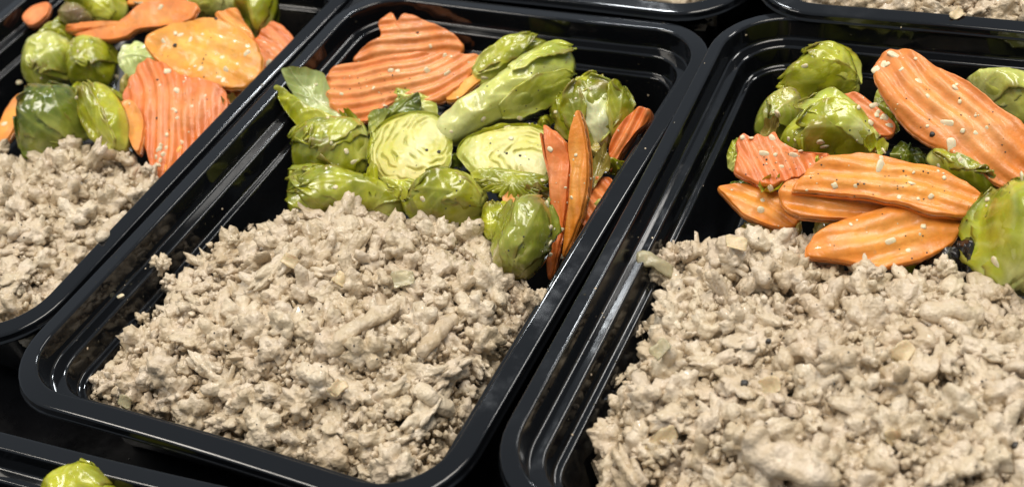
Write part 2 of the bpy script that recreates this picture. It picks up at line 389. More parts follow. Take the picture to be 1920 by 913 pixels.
def sprout(outline, z, n, label, df, db, base, tip, pal=OLIVE, leaves=4, seed=0, name='brussels_sprout', lift=.7, explicit=(), core_pal=None, spread=.55, cat='brussels sprout'):
    p = Patch(outline, z, n); o = p.world(p.c[None], np.zeros(1))[0]
    root = thing(name, o, label, cat)
    K, Mn = 22, 72; r, th = disc_grid(K, Mn, .85); ab = p.polar(r, th)
    B, T = p.ab(base), p.ab(tip); d = T - B; Lg = np.linalg.norm(d); d = d / Lg; q = np.array([-d[1], d[0]])
    s = ((ab - B) @ d) / Lg; half = np.abs((ab - p.c) @ q).max(); t = ((ab - p.c) @ q) / half
    top0 = p.world(ab, dome(p, ab, df * .001))
    nz = vnoise(top0.reshape(-1, 3), 120, seed).reshape(r.shape); n2 = vnoise(top0.reshape(-1, 3), 300, seed + 4).reshape(r.shape)
    mid, side = veins(np.clip(s, 0, 1), t * 1.1)
    edge = sst(1.0, .8, r)
    top = top0 + ((nz * .0022 + n2 * .0010 + side * .0003) * edge)[..., None] * p.n
    bot = p.world(ab, -dome(p, ab, db * .001))
    V, F = two_sided(p, top, bot)
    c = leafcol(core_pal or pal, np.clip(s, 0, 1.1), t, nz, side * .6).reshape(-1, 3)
    obj('core', mesh_data('core', V - o, F, LEAF, np.concatenate([c, c])), root)
    rng = random.Random(seed * 31 + 7)
    leaves = max(2, leaves - 1) if leaves > 2 else leaves
    for k in range(leaves):
        side_ = (k - (leaves - 1) / 2) / max(1, (leaves - 1) / 2) * (1 if k % 2 else -1) if leaves > 1 else 0
        lat = side_ * half * spread + rng.uniform(-.12, .12) * half
        b0 = B + q * lat * .35 + d * Lg * rng.uniform(-.02, .06); t0 = B + d * Lg * rng.uniform(.74, 1.0) + q * lat * .95
        add_leaf(root, p, df * .001, b0, t0, half * rng.uniform(.62, .86), lift * rng.uniform(.8, 1.9), pal, k % 5 * .9, seed * 10 + k, o)
    for k, (b0, t0, w, lf, pl, lev) in enumerate(explicit):
        b0, t0 = p.ab(b0), p.ab(t0); add_leaf(root, p, df * .001, b0, t0, w * .001, lf, pl or pal, lev, seed * 10 + 50 + k, o)
    return root
def cut_half(outline, z, n, label, db, base, tip, seed=0, pal=PALE, back=OLIVE, sear=.4, leaves=()):
    """halved sprout, cut side up: layered cut face, green outside below"""
    p = Patch(outline, z, n); o = p.world(p.c[None], np.zeros(1))[0]
    root = thing('halved_sprout', o, label, 'brussels sprout')
    K, Mn = 60, 150; r, th = disc_grid(K, Mn, .8); ab = p.polar(r * (.985 + .012 * np.sin(th * 7 + seed) + .012 * np.sin(th * 13 + seed)), th)
    B, T = p.ab(base), p.ab(tip); d = T - B; Lg = np.linalg.norm(d); d = d / Lg; q = np.array([-d[1], d[0]])
    s = ((ab - B) @ d) / Lg; half = np.abs((ab - p.c) @ q).max(); t = ((ab - B - d * Lg * .5) @ q) / half
    flat = p.world(ab, np.zeros(r.shape)).reshape(-1, 3)
    nz = vnoise(flat, 110, seed).reshape(r.shape); n2 = vnoise(flat, 340, seed + 2).reshape(r.shape); n3 = vnoise(flat, 700, seed + 3).reshape(r.shape)
    # leaf layers: nested arcs that start from the stem wedge
    core = np.exp(-(t / (.34 * np.clip(1.05 - s * 1.5, .02, 1) + 1e-3)) ** 2) * sst(.78, .45, s)
    lev = np.hypot((s - .22) / .80, t * .86) + nz * .06 + n2 * .02
    layer = np.cos(2 * math.pi * lev * 8.5 + 5.5 * nz + 1.6 * n2)
    cut_ = np.clip(-layer - .35, 0, 1) / .65 * (1 - core) * sst(.10, .3, lev)
    breaks = sst(-.2, .3, vnoise(flat, 190, seed + 8).reshape(r.shape)); cut_ = cut_ * breaks
    ed = sst(1.0, .86, r)
    h = (-.0009 * cut_ + .0009 * nz + .0002 * n2 + .00012 * n3 + .0006 * (1 - r ** 2)) - .0016 * (1 - ed)
    top = p.world(ab, h + .0006)
    cream, yel, gr = np.array((.73, .70, .31)), np.array((.60, .57, .09)), np.array((.38, .41, .03))
    c = lerp(yel, cream, np.clip(core + .16 * layer + .42 + nz * .7, 0, 1)[..., None])
    c = lerp(c, gr, (sst(.70, 1.05, r + nz * .30) * .7)[..., None]); c = lerp(c, np.array((.30, .29, .05)), (cut_ * .62)[..., None])
    tan_ = sst(.05, .5, vnoise(flat, 75, seed + 20).reshape(r.shape)) * sear; c = lerp(c, np.array((.62, .44, .16)), tan_[..., None])
    V = top.reshape(-1, 3); F = grid_faces(K, Mn, True)
    obj('cut_face', mesh_data('cut_face', V - o, np.array(F), CUT, c.reshape(-1, 3)), root)
    # outer leaves below the cut
    K, Mn = 18, 90; r, th = disc_grid(K, Mn, .8); rr = 1 - r; ab = p.polar(rr, th)
    hh = -db * .001 * np.clip(1 - rr ** 2.4, 0, 1) ** .6
    W = p.world(ab, hh); nz = vnoise(W.reshape(-1, 3), 140, seed + 6).reshape(r.shape)
    W = W + (nz * .0012 * (1 - rr ** 6))[..., None] * -p.n
    s = ((ab - B) @ d) / Lg
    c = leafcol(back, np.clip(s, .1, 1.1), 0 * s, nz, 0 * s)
    obj('outer_leaf', mesh_data('outer_leaf', W.reshape(-1, 3) - o, np.array(grid_faces(K, Mn, True)), LEAF, c.reshape(-1, 3)), root)
    for k, (ol, zz, nn, cup, pl) in enumerate(leaves): leaf_piece(ol, zz, nn, cup, None, pl, root=root, o=o, seed=seed + k)
    return root
def leaf_piece(outline, z, n, cup, label, pal=OLIVE, base=None, tip=None, ruffle=1.0, seed=0, root=None, o=None, name='sprout_leaf', thick=.0006, K=26, Mn=96):
    """single leaf: cupped thin shell with its own outline; cup > 0 bowl towards its normal, < 0 dome"""
    p = Patch(outline, z, n); r, th = disc_grid(K, Mn, .9); ab = p.polar(r, th)
    base = base or outline[0]; tip = tip or outline[len(outline) // 2]
    B, T = p.ab(base), p.ab(tip); d = T - B; Lg = np.linalg.norm(d); d = d / Lg; q = np.array([-d[1], d[0]])
    s = ((ab - B) @ d) / Lg; half = np.abs((ab - B) @ q).max() + 1e-6; t = ((ab - B) @ q) / half
    mid, side = veins(np.clip(s, 0, 1), t)
    h = cup * .001 * r ** 2 + ruffle * .001 * (.8 * np.sin(th * 5 + seed) + .6 * np.sin(th * 9 + seed * 2)) * r ** 3 + .0005 * mid + .0004 * side
    W = p.world(ab, h); nz = vnoise(W.reshape(-1, 3), 120, seed).reshape(r.shape); n2 = vnoise(W.reshape(-1, 3), 330, seed + 1).reshape(r.shape)
    W = W + (nz * .0016 + n2 * .0006)[..., None] * p.n
    c = leafcol(pal, np.clip(s, 0, 1.1), t, nz, mid * .8 + side * .6).reshape(-1, 3)
    V, F = two_sided(p, W, W - p.n * thick)
    oo = V.mean(0) if o is None else o
    me = mesh_data(name if root is None else 'leaf', V - oo, F, LEAF, np.concatenate([c, c]))
    if root is not None: return obj('leaf', me, root)
    return tag(obj(name, me, None, oo), label, 'leaf')
# ================================================================== vegetables, middle tray
carrot([(664, 118), (672, 102), (690, 88), (714, 70), (710, 44), (734, 24), (745, 42), (757, 26), (780, 33), (810, 47), (842, 64), (868, 92), (850, 125), (760, 140), (690, 140)],
       -8, tilt(.72, .05), 'crinkle cut carrot slice with a ragged top, rearmost in the middle tray', ((.73, .23, .05), (.78, .30, .09)), 5, ((690, 92), (840, 72)), 3.6, .5, (4, -6), 8, 1)
carrot([(608, 152), (614, 128), (640, 117), (690, 113), (760, 100), (850, 96), (893, 95), (905, 104), (884, 132), (855, 165), (822, 190), (770, 188), (735, 196), (712, 212), (690, 230), (655, 219), (618, 195)],
       -3, tilt(.55, 0), 'wide wavy crinkle cut carrot slice in front of the ragged one in the middle tray', ((.80, .26, .07), (.83, .33, .11)), 5, ((640, 172), (860, 118)), 3.3, .6, (-6, -5), -9, 2, K=44, Mn=200)
carrot([(1012, 238), (1035, 243), (1062, 268), (1072, 300), (1068, 360), (1060, 420), (1048, 480), (1034, 522), (1029, 500), (1036, 420), (1035, 340), (1030, 292)],
       -9, tilt(.85, -.35), 'thin carrot slice on edge, left one of the upright pair in the middle tray', RED, 7, ((1045, 260), (1048, 500)), 2.6, .22, (0, 0), 0, 3)
carrot([(1084, 212), (1093, 225), (1100, 260), (1106, 310), (1104, 360), (1095, 400), (1080, 440), (1060, 484), (1064, 440), (1072, 380), (1074, 320), (1070, 270)],
       -5, tilt(.85, -.45), 'thin pointed carrot slice on edge, right one of the upright pair in the middle tray', ORANGE, 7, ((1088, 230), (1085, 440)), 2.6, .22, (0, 0), 0, 4)
carrot([(1200, 204), (1222, 210), (1216, 232), (1192, 256), (1168, 286), (1150, 324), (1143, 302), (1150, 265), (1172, 230)],
       -8, tilt(.8, -.3), 'narrow wavy carrot slice on the right wall of the middle tray, beside a ruffled sprout', RED, 8, ((1200, 220), (1150, 300)), 2.6, .5, (0, 0), 0, 5)
carrot([(1098, 345), (1135, 335), (1150, 350), (1128, 395), (1098, 430), (1088, 410)], -16, tilt(.4), 'small carrot piece low down behind the upright pair in the middle tray', RED, 5, ((1100, 360), (1130, 400)), 3, .4, (0, 0), 0, 6)
carrot([(942, 372), (950, 354), (964, 349), (976, 362), (966, 392), (948, 395)], -9, tilt(.6), 'tiny carrot tip poking up above the upright olive sprout in the middle tray', ORANGE, 4, None, 3, .3, (0, 0), 0, 7, K=16, Mn=60)
carrot([(838, 170), (880, 150), (905, 128), (930, 122), (925, 140), (890, 165), (860, 190), (838, 192)], -8, tilt(.4), 'carrot end showing between the wide slice and the long pale sprout in the middle tray', YELLOW, 5, None, 3, .3, (0, 0), 0, 8, K=16, Mn=60)

leaf_piece([(640, 228), (612, 165), (600, 142), (560, 136), (528, 138), (534, 160), (552, 190), (575, 215), (605, 232)], -3.5, tilt(.6, .25), 4, 'pale grey green leaf cupped in the far left corner of the middle tray', ((.62, .66, .36), (.42, .48, .18), (.26, .32, .08)), (630, 225), (545, 140), .8, 11)
leaf_piece([(650, 222), (628, 236), (595, 243), (565, 236), (548, 215), (530, 190), (512, 160), (511, 148), (524, 150), (545, 172), (570, 192), (605, 205), (635, 208)], -1, tilt(.4, .1), -5, 'yellow green folded leaf with a pointed tip at the left wall of the middle tray', YGREEN, (650, 220), (515, 152), .9, 12)
sprout([(546, 292), (552, 255), (585, 236), (640, 229), (680, 236), (694, 262), (692, 300), (684, 330), (640, 338), (590, 332), (555, 318)], -9, tilt(.5, .1),
       'glossy olive green sprout below the folded yellow green leaf in the middle tray', 12, 15, (690, 245), (552, 300), OLIVE, 4, 13, lift=1.2)
sprout([(539, 345), (560, 326), (605, 324), (655, 332), (705, 348), (745, 365), (768, 390), (735, 408), (680, 410), (600, 412), (545, 402)], -14, tilt(.35, .05),
       'flattened sprout with ragged leaves lying against the meat at the left of the middle tray', 9, 12, (760, 385), (545, 355), OLIVE, 5, 14, lift=1.6)
leaf_piece([(722, 172), (745, 157), (775, 156), (805, 168), (818, 195), (812, 215), (785, 210), (740, 205)], -5, tilt(.6), -4, 'pale translucent leaf standing behind the dark leaf in the middle tray', PALE, (770, 212), (775, 158), .4, 15)
cut_half([(688, 292), (694, 258), (715, 230), (745, 214), (785, 208), (818, 214), (838, 232), (848, 262), (846, 300), (828, 330), (800, 348), (772, 360), (748, 356), (716, 338), (697, 318)], -4, tilt(.45, -.05),
         'halved sprout showing its round pale cut face, the left of two in the middle tray', 15, (838, 222), (710, 345), 16, PALE, OLIVE, .22,
         leaves=[([(690, 262), (700, 232), (722, 220), (716, 240), (703, 268), (700, 305), (712, 332), (698, 322), (686, 292)], -2.6, tilt(.45, -.05), -1, YGREEN), ([(712, 332), (745, 350), (775, 354), (800, 342), (790, 362), (760, 370), (728, 356)], -3.4, tilt(.45, -.05), -2, YGREEN)])
leaf_piece([(690, 250), (688, 228), (692, 197), (720, 200), (745, 180), (768, 167), (784, 171), (786, 198), (762, 214), (726, 220), (706, 238)], -2, tilt(.6), -3, 'dark olive leaf curled over the top of the left cut sprout in the middle tray', DARK, (700, 245), (780, 170), 1., 17)
sprout([(884, 150), (892, 112), (925, 88), (965, 77), (1002, 73), (1032, 84), (1012, 110), (960, 140), (915, 165)], -6, tilt(.5, .05),
       'green curled sprout leaf bundle behind the long pale sprout in the middle tray', 7, 12, (890, 150), (1025, 82), OLIVE, 3, 18, lift=1.2)
sprout([(820, 226), (846, 208), (884, 184), (930, 152), (975, 120), (1012, 96), (1045, 83), (1066, 92), (1080, 120), (1072, 150), (1048, 174), (1008, 198), (960, 217), (915, 236), (880, 254), (850, 268), (826, 262), (814, 244)], 0, tilt(.5, .05),
       'long pale sprout with a thick stem, lying diagonally at the back of the middle tray', 10, 18, (818, 246), (1075, 100), ((.72, .71, .30), (.62, .64, .17), (.36, .41, .03)), 0, 19,
       explicit=[((960, 160), (1075, 100), 4.5, 1.4, ((.62, .64, .16), (.46, .49, .04), (.28, .33, .02)), 1.0), ((940, 222), (1076, 150), 3.6, 1.2, ((.66, .67, .20), (.52, .54, .07), (.32, .36, .02)), .6)])
cut_half([(857, 292), (864, 266), (890, 249), (930, 237), (975, 231), (1012, 236), (1032, 252), (1041, 285), (1041, 322), (1020, 345), (985, 355), (940, 355), (905, 345), (880, 322)], -5, tilt(.4, .05),
         'halved sprout with a wide pale cut face, the right of two in the middle tray', 14, (1035, 320), (870, 270), 20, PALE, YGREEN, .30,
         leaves=[([(872, 258), (905, 238), (960, 226), (1012, 230), (1034, 250), (1005, 243), (955, 242), (900, 256)], -4.0, tilt(.4, .05), -1.5, YGREEN), ([(880, 318), (915, 340), (965, 350), (1015, 342), (1036, 325), (1030, 350), (985, 366), (925, 360), (888, 336)], -4.6, tilt(.4, .05), -2, OLIVE)])
sprout([(1085, 268), (1050, 242), (1030, 216), (1045, 190), (1070, 174), (1085, 157), (1110, 152), (1132, 164), (1160, 168), (1180, 190), (1186, 225), (1170, 255), (1150, 272), (1122, 280)], -6, tilt(.5, .05),
       'ruffled green sprout with a whitish patch near the right wall of the middle tray', 10, 15, (1120, 278), (1110, 155), OLIVE, 2, 21, lift=1.8,
       explicit=[((1128, 280), (1108, 190), 4.8, .6, ((.80, .80, .50), (.74, .75, .40), (.58, .62, .20)), 2.6), ((1085, 270), (1050, 190), 4, 2, OLIVE, 1.5), ((1155, 272), (1168, 176), 4.5, 2.4, OLIVE, 3.), ((1085, 205), (1120, 150), 4.5, 2.6, YGREEN, 2.2)])
leaf_piece([(1104, 272), (1118, 262), (1140, 285), (1146, 312), (1132, 318), (1120, 296)], -9, tilt(.6), -3, 'small withered brown leaf under the ruffled sprout in the middle tray', BROWNISH, None, None, 1.2, 23, thick=.0008)
sprout([(766, 378), (780, 350), (805, 334), (840, 327), (876, 336), (902, 356), (917, 382), (908, 405), (870, 418), (830, 428), (795, 416), (770, 398)], -10, tilt(.5, .05),
       'glossy puckered green sprout half behind the meat in the centre of the middle tray', 13, 15, (912, 392), (775, 350), OLIVE, 5, 24, lift=1.1)
sprout([(906, 402), (928, 385), (955, 379), (964, 400), (950, 440), (926, 468), (906, 455)], -13, tilt(.5), 'pale green sprout tucked to the left of the upright olive one in the middle tray', 7, 12, (930, 465), (935, 382), YGREEN, 2, 25)
sprout([(924, 502), (934, 460), (948, 420), (963, 385), (985, 366), (1015, 371), (1034, 400), (1037, 440), (1027, 480), (1006, 510), (985, 526), (952, 522)], -7, tilt(.7, -.05),
       'upright olive sprout with brown edges in front of the carrot pair in the middle tray', 14, 16, (960, 520), (1000, 370), ((.42, .38, .10), (.30, .33, .035), (.20, .20, .02)), 4, 26, lift=.9)
leaf_piece([(835, 312), (868, 306), (898, 332), (912, 362), (880, 362), (852, 340)], -12, tilt(.3), -4, 'charred black leaf between the two cut sprouts of the middle tray', CHAR, None, None, 1.5, 27, name='burnt_leaf')
leaf_piece([(790, 330), (850, 318), (880, 345), (840, 362)], -16, tilt(.3), -3, 'dark leaf scrap buried under the left cut sprout of the middle tray', DARK, None, None, 1.2, 28)
leaf_piece([(930, 352), (985, 350), (1030, 345), (1040, 375), (1000, 380), (950, 375)], -13, tilt(.2), -3, 'brownish leaf lying below the right cut sprout in the middle tray', BROWNISH, None, None, 1., 29)
# ================================================================== right tray
sprout([(1463, 162), (1475, 140), (1495, 116), (1525, 98), (1556, 96), (1586, 108), (1602, 132), (1613, 168), (1602, 185), (1560, 192), (1510, 186), (1478, 172)], -3, tilt(.5, 0),
       'bright green sprout on top of the pile at the back left of the right tray', 12, 16, (1600, 180), (1490, 120), YGREEN, 4, 31, lift=1.2, explicit=[((1600, 175), (1463, 165), 5.5, 1.8, YGREEN, 2.)])
sprout([(1413, 242), (1424, 205), (1450, 180), (1490, 176), (1506, 200), (1490, 245), (1455, 262), (1425, 258)], -7, tilt(.45), 'olive sprout with a browned side beside the left wall of the right tray', 8, 16, (1500, 190), (1425, 250), ((.58, .46, .22), (.38, .38, .06), (.28, .33, .03)), 3, 32, lift=1.2)
sprout([(1462, 262), (1488, 225), (1520, 200), (1560, 191), (1594, 206), (1624, 236), (1648, 265), (1656, 288), (1620, 291), (1570, 290), (1530, 296), (1490, 295)], -2, tilt(.45, 0),
       'yellow green sprout leaf arched over the jagged carrot in the right tray', 11, 15, (1650, 285), (1480, 250), YGREEN, 3, 33, lift=1.8, explicit=[((1640, 282), (1500, 205), 6, 2.4, ((.70, .72, .28), (.50, .54, .07), (.36, .42, .04)), 2.)])
carrot([(1571, 188), (1598, 178), (1620, 188), (1642, 206), (1666, 226), (1679, 242), (1668, 259), (1640, 254), (1610, 244), (1588, 218)], 4, tilt(.55, .05), 'small carrot chunk with garlic on its end, on the arched leaf in the right tray', PINK, 5, ((1590, 190), (1660, 250)), 3.6, .35, (0, -10), 0, 34, K=24, Mn=90)
carrot([(1377, 314), (1383, 290), (1380, 268), (1396, 254), (1408, 263), (1420, 258), (1436, 262), (1452, 252), (1464, 270), (1500, 288), (1556, 287), (1545, 306), (1520, 327), (1480, 342), (1442, 353), (1412, 346), (1382, 328)],
       3, tilt(.5, 0), 'reddish carrot slice with a jagged top edge at the left wall of the right tray', RED, 5, ((1400, 262), (1430, 345)), 3.6, .5, (-5, 4), 0, 35)
leaf_piece([(1368, 310), (1364, 285), (1374, 260), (1388, 258), (1390, 290), (1384, 316)], -3, tilt(.6), -2, 'green leaf sliver peeping out behind the jagged carrot in the right tray', OLIVE, None, None, .8, 36)
leaf_piece([(1360, 352), (1372, 334), (1400, 330), (1420, 350), (1390, 362)], -6, tilt(.4), -3, 'dark green leaf sliver below the jagged carrot in the right tray', DARK, None, None, .8, 37)
carrot([(1346, 351), (1370, 347), (1420, 350), (1470, 368), (1497, 402), (1486, 428), (1440, 424), (1400, 412), (1366, 378)], -5, tilt(.45, 0), 'orange carrot slice lowest at the left wall of the right tray', ORANGE, 5, ((1360, 355), (1480, 415)), 4.2, .5, (-4, 0), 0, 38)
carrot([(1461, 360), (1482, 342), (1530, 345), (1590, 358), (1640, 372), (1690, 381), (1667, 405), (1620, 417), (1570, 416), (1510, 411), (1473, 396)], -1, tilt(.45, 0), 'plain orange carrot slice lying under the longest flat one in the right tray', ORANGE, 5, ((1470, 365), (1670, 400)), 5.2, .45, (0, -3), 3, 39)
carrot([(1486, 348), (1518, 312), (1555, 295), (1600, 289), (1650, 292), (1710, 305), (1762, 313), (1802, 335), (1838, 360), (1851, 378), (1832, 395), (1790, 405), (1740, 401), (1690, 386), (1630, 374), (1560, 361), (1508, 354)],
       5, tilt(.42, 0), 'long flat carrot slice with broad ridges across the middle of the right tray', ORANGE, 4.6, ((1510, 330), (1830, 380)), 5.4, .6, (-3, -5), 3, 40, K=40, Mn=190)
carrot([(1513, 478), (1528, 440), (1566, 416), (1640, 396), (1700, 384), (1760, 392), (1803, 404), (1796, 440), (1770, 466), (1720, 490), (1664, 506), (1640, 512), (1610, 495), (1560, 486)], -4, tilt(.5, 0),
       'broad orange carrot slice lying against the meat, lowest in the right tray', ORANGE, 4.6, ((1530, 470), (1790, 420)), 6, .45, (-4, -6), 0, 41)
carrot([(1638, 132), (1648, 100), (1674, 84), (1706, 91), (1742, 114), (1782, 136), (1832, 170), (1882, 210), (1925, 236), (1955, 290), (1945, 332), (1915, 346), (1870, 341), (1820, 317), (1780, 288), (1738, 267), (1700, 236), (1664, 190)],
       9, tilt(.5, -.12), 'largest carrot slice, thick and boldly ridged, leaning at the upper right of the right tray', ((.74, .245, .045), (.79, .32, .08)), 5, ((1675, 105), (1900, 310)), 5.8, .75, (-4, -4), -3, 42, K=44, Mn=220)
sprout([(1811, 152), (1840, 142), (1882, 144), (1935, 165), (1965, 210), (1950, 250), (1900, 245), (1850, 200)], -2, tilt(.5), 'pale green sprout behind the largest carrot slice in the right tray', 12, 16, (1820, 190), (1950, 170), PALE, 3, 43)
sprout([(1846, 402), (1862, 368), (1888, 351), (1930, 346), (1994, 370), (2016, 450), (1984, 535), (1932, 552), (1892, 526), (1864, 488), (1850, 438)], -1, tilt(.5, 0),
       'big glossy green sprout at the right edge of the photo in the right tray', 17, 18, (1900, 545), (1890, 352), ((.62, .64, .22), (.40, .43, .025), (.22, .26, .010)), 3, 44, lift=.6, spread=.2)
leaf_piece([(1722, 470), (1760, 440), (1800, 424), (1842, 414), (1846, 460), (1834, 502), (1792, 520), (1742, 522), (1700, 512)], -8, tilt(.4), -7, 'charred black leaf between the lowest carrot and the big green sprout in the right tray', CHAR, None, None, 2.0, 45, name='burnt_leaf')
leaf_piece([(1795, 440), (1830, 425), (1850, 470), (1835, 520), (1805, 500)], -5, tilt(.5, -.2), -5, 'charred black leaf edge leaning against the big green sprout in the right tray', CHAR, None, None, 1.6, 46, name='burnt_leaf')
leaf_piece([(1640, 190), (1648, 160), (1660, 165), (1690, 225), (1680, 240), (1655, 215)], 1, tilt(.5), -3, 'green leaf sliver under the upper end of the largest carrot slice in the right tray', OLIVE, None, None, .8, 47)
leaf_piece([(1670, 285), (1690, 258), (1722, 266), (1750, 290), (1752, 312), (1710, 306)], -2, tilt(.4), -4, 'dark green leaf in the gap between the largest and the long flat carrot slices', DARK, None, None, 1.2, 48)
sprout([(1735, 300), (1760, 275), (1810, 300), (1858, 332), (1880, 350), (1850, 368), (1800, 350), (1760, 325)], -3, tilt(.45), 'dull green sprout below the largest carrot slice, beside the end of the long flat one', 6, 14, (1745, 295), (1870, 350), OLIVE, 2, 49)
sprout([(1660, 470), (1720, 430), (1780, 430), (1740, 500), (1690, 520)], -13, tilt(.4), 'olive leaf bundle under the lowest carrot slice of the right tray', 5, 12, (1670, 480), (1770, 440), OLIVE, 2, 50)
sprout([(1530, 420), (1545, 395), (1600, 400), (1600, 440), (1560, 465), (1530, 450)], -12, tilt(.4), 'yellowish sprout in the gap left of the lowest carrot slice of the right tray', 5, 12, (1540, 455), (1590, 400), BROWNISH, 2, 51)
sprout([(1385, 430), (1420, 415), (1470, 425), (1465, 450), (1410, 455)], -14, tilt(.4), 'brownish green sprout scrap between meat and carrot at the left of the right tray', 5, 12, (1460, 440), (1390, 430), BROWNISH, 2, 52)
# ================================================================== left tray
sprout([(41, 132), (47, 92), (70, 70), (110, 67), (140, 85), (141, 116), (120, 150), (84, 176), (62, 166), (48, 152)], -6, tilt(.55, .05), 'pale green sprout at the left wall of the left tray', 12, 15, (120, 75), (65, 165), PALE, 3, 61, lift=.9)
sprout([(128, 98), (148, 78), (185, 74), (212, 86), (220, 115), (214, 150), (200, 168), (165, 164), (140, 167), (126, 142)], -9, tilt(.55), 'shiny olive sprout under the twisted carrot strip in the left tray', 12, 15, (180, 78), (170, 165), OLIVE, 3, 62)
leaf_piece([(215, 102), (225, 81), (250, 71), (275, 82), (285, 106), (270, 127), (245, 139), (224, 124)], -2, tilt(.5), -3, 'small pale green leaf piece left of the yellow carrot slice', ((.72, .76, .42), (.58, .66, .24), (.44, .52, .12)), None, None, .8, 63, thick=.002)
carrot([(126, 52), (150, 48), (200, 55), (235, 37), (270, 11), (330, 1), (366, 9), (375, 22), (355, 43), (310, 52), (262, 59), (240, 72), (205, 79), (160, 74), (130, 64)], 2, tilt(.6, 0), 'twisted carrot strip curling across the top of the left tray', ((.78, .225, .03), (.80, .28, .05)), 5, None, 4, .3, (0, 0), 0, 64)
carrot([(268, 76), (290, 55), (340, 42), (400, 37), (452, 55), (482, 86), (493, 120), (481, 150), (450, 167), (420, 167), (370, 156), (330, 141), (295, 116)], 2, tilt(.5, 0), 'yellow orange oval carrot slice dotted with garlic in the left tray', YELLOW, 6, ((290, 70), (470, 150)), 7, .25, (-4, -4), 0, 65)
carrot([(230, 182), (245, 145), (270, 111), (300, 114), (340, 139), (385, 150), (416, 164), (430, 200), (426, 228), (360, 292), (310, 332), (284, 330), (275, 290), (255, 236)], -5, tilt(.5, 0), 'reddish carrot slice with long ridges below the yellow oval one in the left tray', RED, 5, ((300, 125), (310, 320)), 4.2, .6, (-4, -3), 6, 66, K=40, Mn=180)
carrot([(318, 268), (350, 222), (385, 210), (430, 206), (440, 240), (370, 310), (316, 330)], -12, tilt(.35, -.1), 'yellowish carrot slice against the right wall of the left tray', YELLOW, 5, ((330, 300), (400, 215)), 3.6, .4, (0, 0), 0, 67)
carrot([(478, 84), (500, 55), (520, 47), (540, 60), (554, 82), (546, 108), (520, 140), (490, 150), (483, 115)], -8, tilt(.5, 0), 'orange carrot slice in the far right corner of the left tray', RED, 6, ((490, 70), (540, 110)), 4, .4, (0, 0), 0, 68)
sprout([(348, 12), (370, -12), (430, -14), (452, 8), (432, 32), (400, 40), (368, 32)], -4, tilt(.55), 'light green sprout at the top edge of the photo between carrot and darker sprout', 10, 16, (430, 25), (365, -5), PALE, 2, 69)
sprout([(438, 22), (450, -12), (510, -24), (523, 8), (512, 46), (494, 72), (478, 62), (464, 34)], -3, tilt(.55, 0), 'darker ribbed sprout at the top edge of the photo in the left tray', 11, 16, (488, 70), (490, -20), OLIVE, 3, 70, lift=1.1)
carrot([(405, 30), (430, 21), (446, 19), (458, 42), (478, 72), (472, 94), (440, 70), (414, 44)], -1, tilt(.6), 'carrot piece with a raised corner behind the yellow oval slice', ORANGE, 5, ((415, 35), (470, 80)), 3.6, .4, (0, 0), 0, 71, K=22, Mn=80)
sprout([(36, 232), (47, 196), (70, 172), (110, 167), (150, 178), (160, 220), (152, 262), (130, 284), (90, 292), (45, 276)], -6, tilt(.55, 0), 'very dark glossy green sprout next to the meat in the left tray', 13, 15, (140, 275), (60, 185), DARK, 4, 72, lift=1.0)
sprout([(152, 182), (165, 160), (190, 156), (215, 174), (236, 210), (244, 250), (238, 284), (210, 284), (188, 258), (164, 226)], -2, tilt(.55, -.1), 'yellow green sprout leaf with clear ribs next to the very dark sprout', 8, 14, (225, 282), (175, 160), YGREEN, 2, 73, lift=1.4)
carrot([(226, 200), (250, 195), (268, 215), (273, 250), (264, 292), (250, 276), (240, 240)], -6, tilt(.5), 'short carrot slice on edge between ribbed leaf and reddish slice in the left tray', ORANGE, 7, None, 3, .3, (0, 0), 0, 74, K=20, Mn=80)
carrot([(-4, 244), (14, 206), (40, 181), (62, 184), (46, 216), (30, 247), (12, 270), (-24, 272), (-24, 245)], -12, tilt(.4), 'carrot slice at the left wall beside the very dark sprout', ORANGE, 5, None, 3, .3, (0, 0), 0, 75, K=20, Mn=80)
sprout([(110, 32), (130, 12), (160, 17), (175, 36), (162, 52), (130, 50)], 0, tilt(.6), 'sprout with a browned cut stem end at the top of the left tray', 6, 12, (140, 50), (140, 15), ((.24, .16, .10), (.22, .15, .07), (.28, .28, .05)), 1, 76)
sprout([(118, 0), (168, -22), (222, -12), (242, 16), (226, 48), (190, 56), (160, 24)], -4, tilt(.6), 'yellow green sprout behind the twisted carrot strip at the top of the photo', 9, 16, (225, 40), (150, -15), YGREEN, 3, 77)
leaf_piece([(62, 72), (60, 58), (82, 38), (110, 14), (122, 30), (127, 60), (100, 74)], -1, tilt(.5), -4, 'crumpled green leaf left of the browned stem end in the left tray', OLIVE, None, None, 1.6, 78)
carrot([(44, 36), (60, 18), (92, 8), (92, 28), (72, 46), (55, 50)], -4, tilt(.5), 'small carrot piece topmost at the left wall of the left tray', PINK, 5, None, 3, .3, (0, 0), 0, 79, K=18, Mn=70)
carrot([(240, 10), (262, -10), (330, -25), (360, -8), (330, 6), (280, 12)], -5, tilt(.5), 'carrot slice behind the twisted strip at the very top of the photo', ORANGE, 5, None, 3, .3, (0, 0), 0, 80, K=18, Mn=70)
carrot([(412, 150), (450, 160), (470, 150), (440, 200), (425, 215)], -10, tilt(.4), 'dark orange carrot end below the yellow oval slice at the right wall', RED, 5, None, 3, .3, (0, 0), 0, 81, K=18, Mn=70)
# ================================================================== front tray
sprout([(88, 912), (118, 886), (160, 871), (186, 870), (208, 886), (238, 915), (250, 960), (170, 990), (92, 960)], -7, tilt(.5, 0), 'yellow green sprout at the bottom left corner of the photo, alone in the front tray', 12, 16, (160, 980), (180, 872), YGREEN, 3, 91, lift=.7)

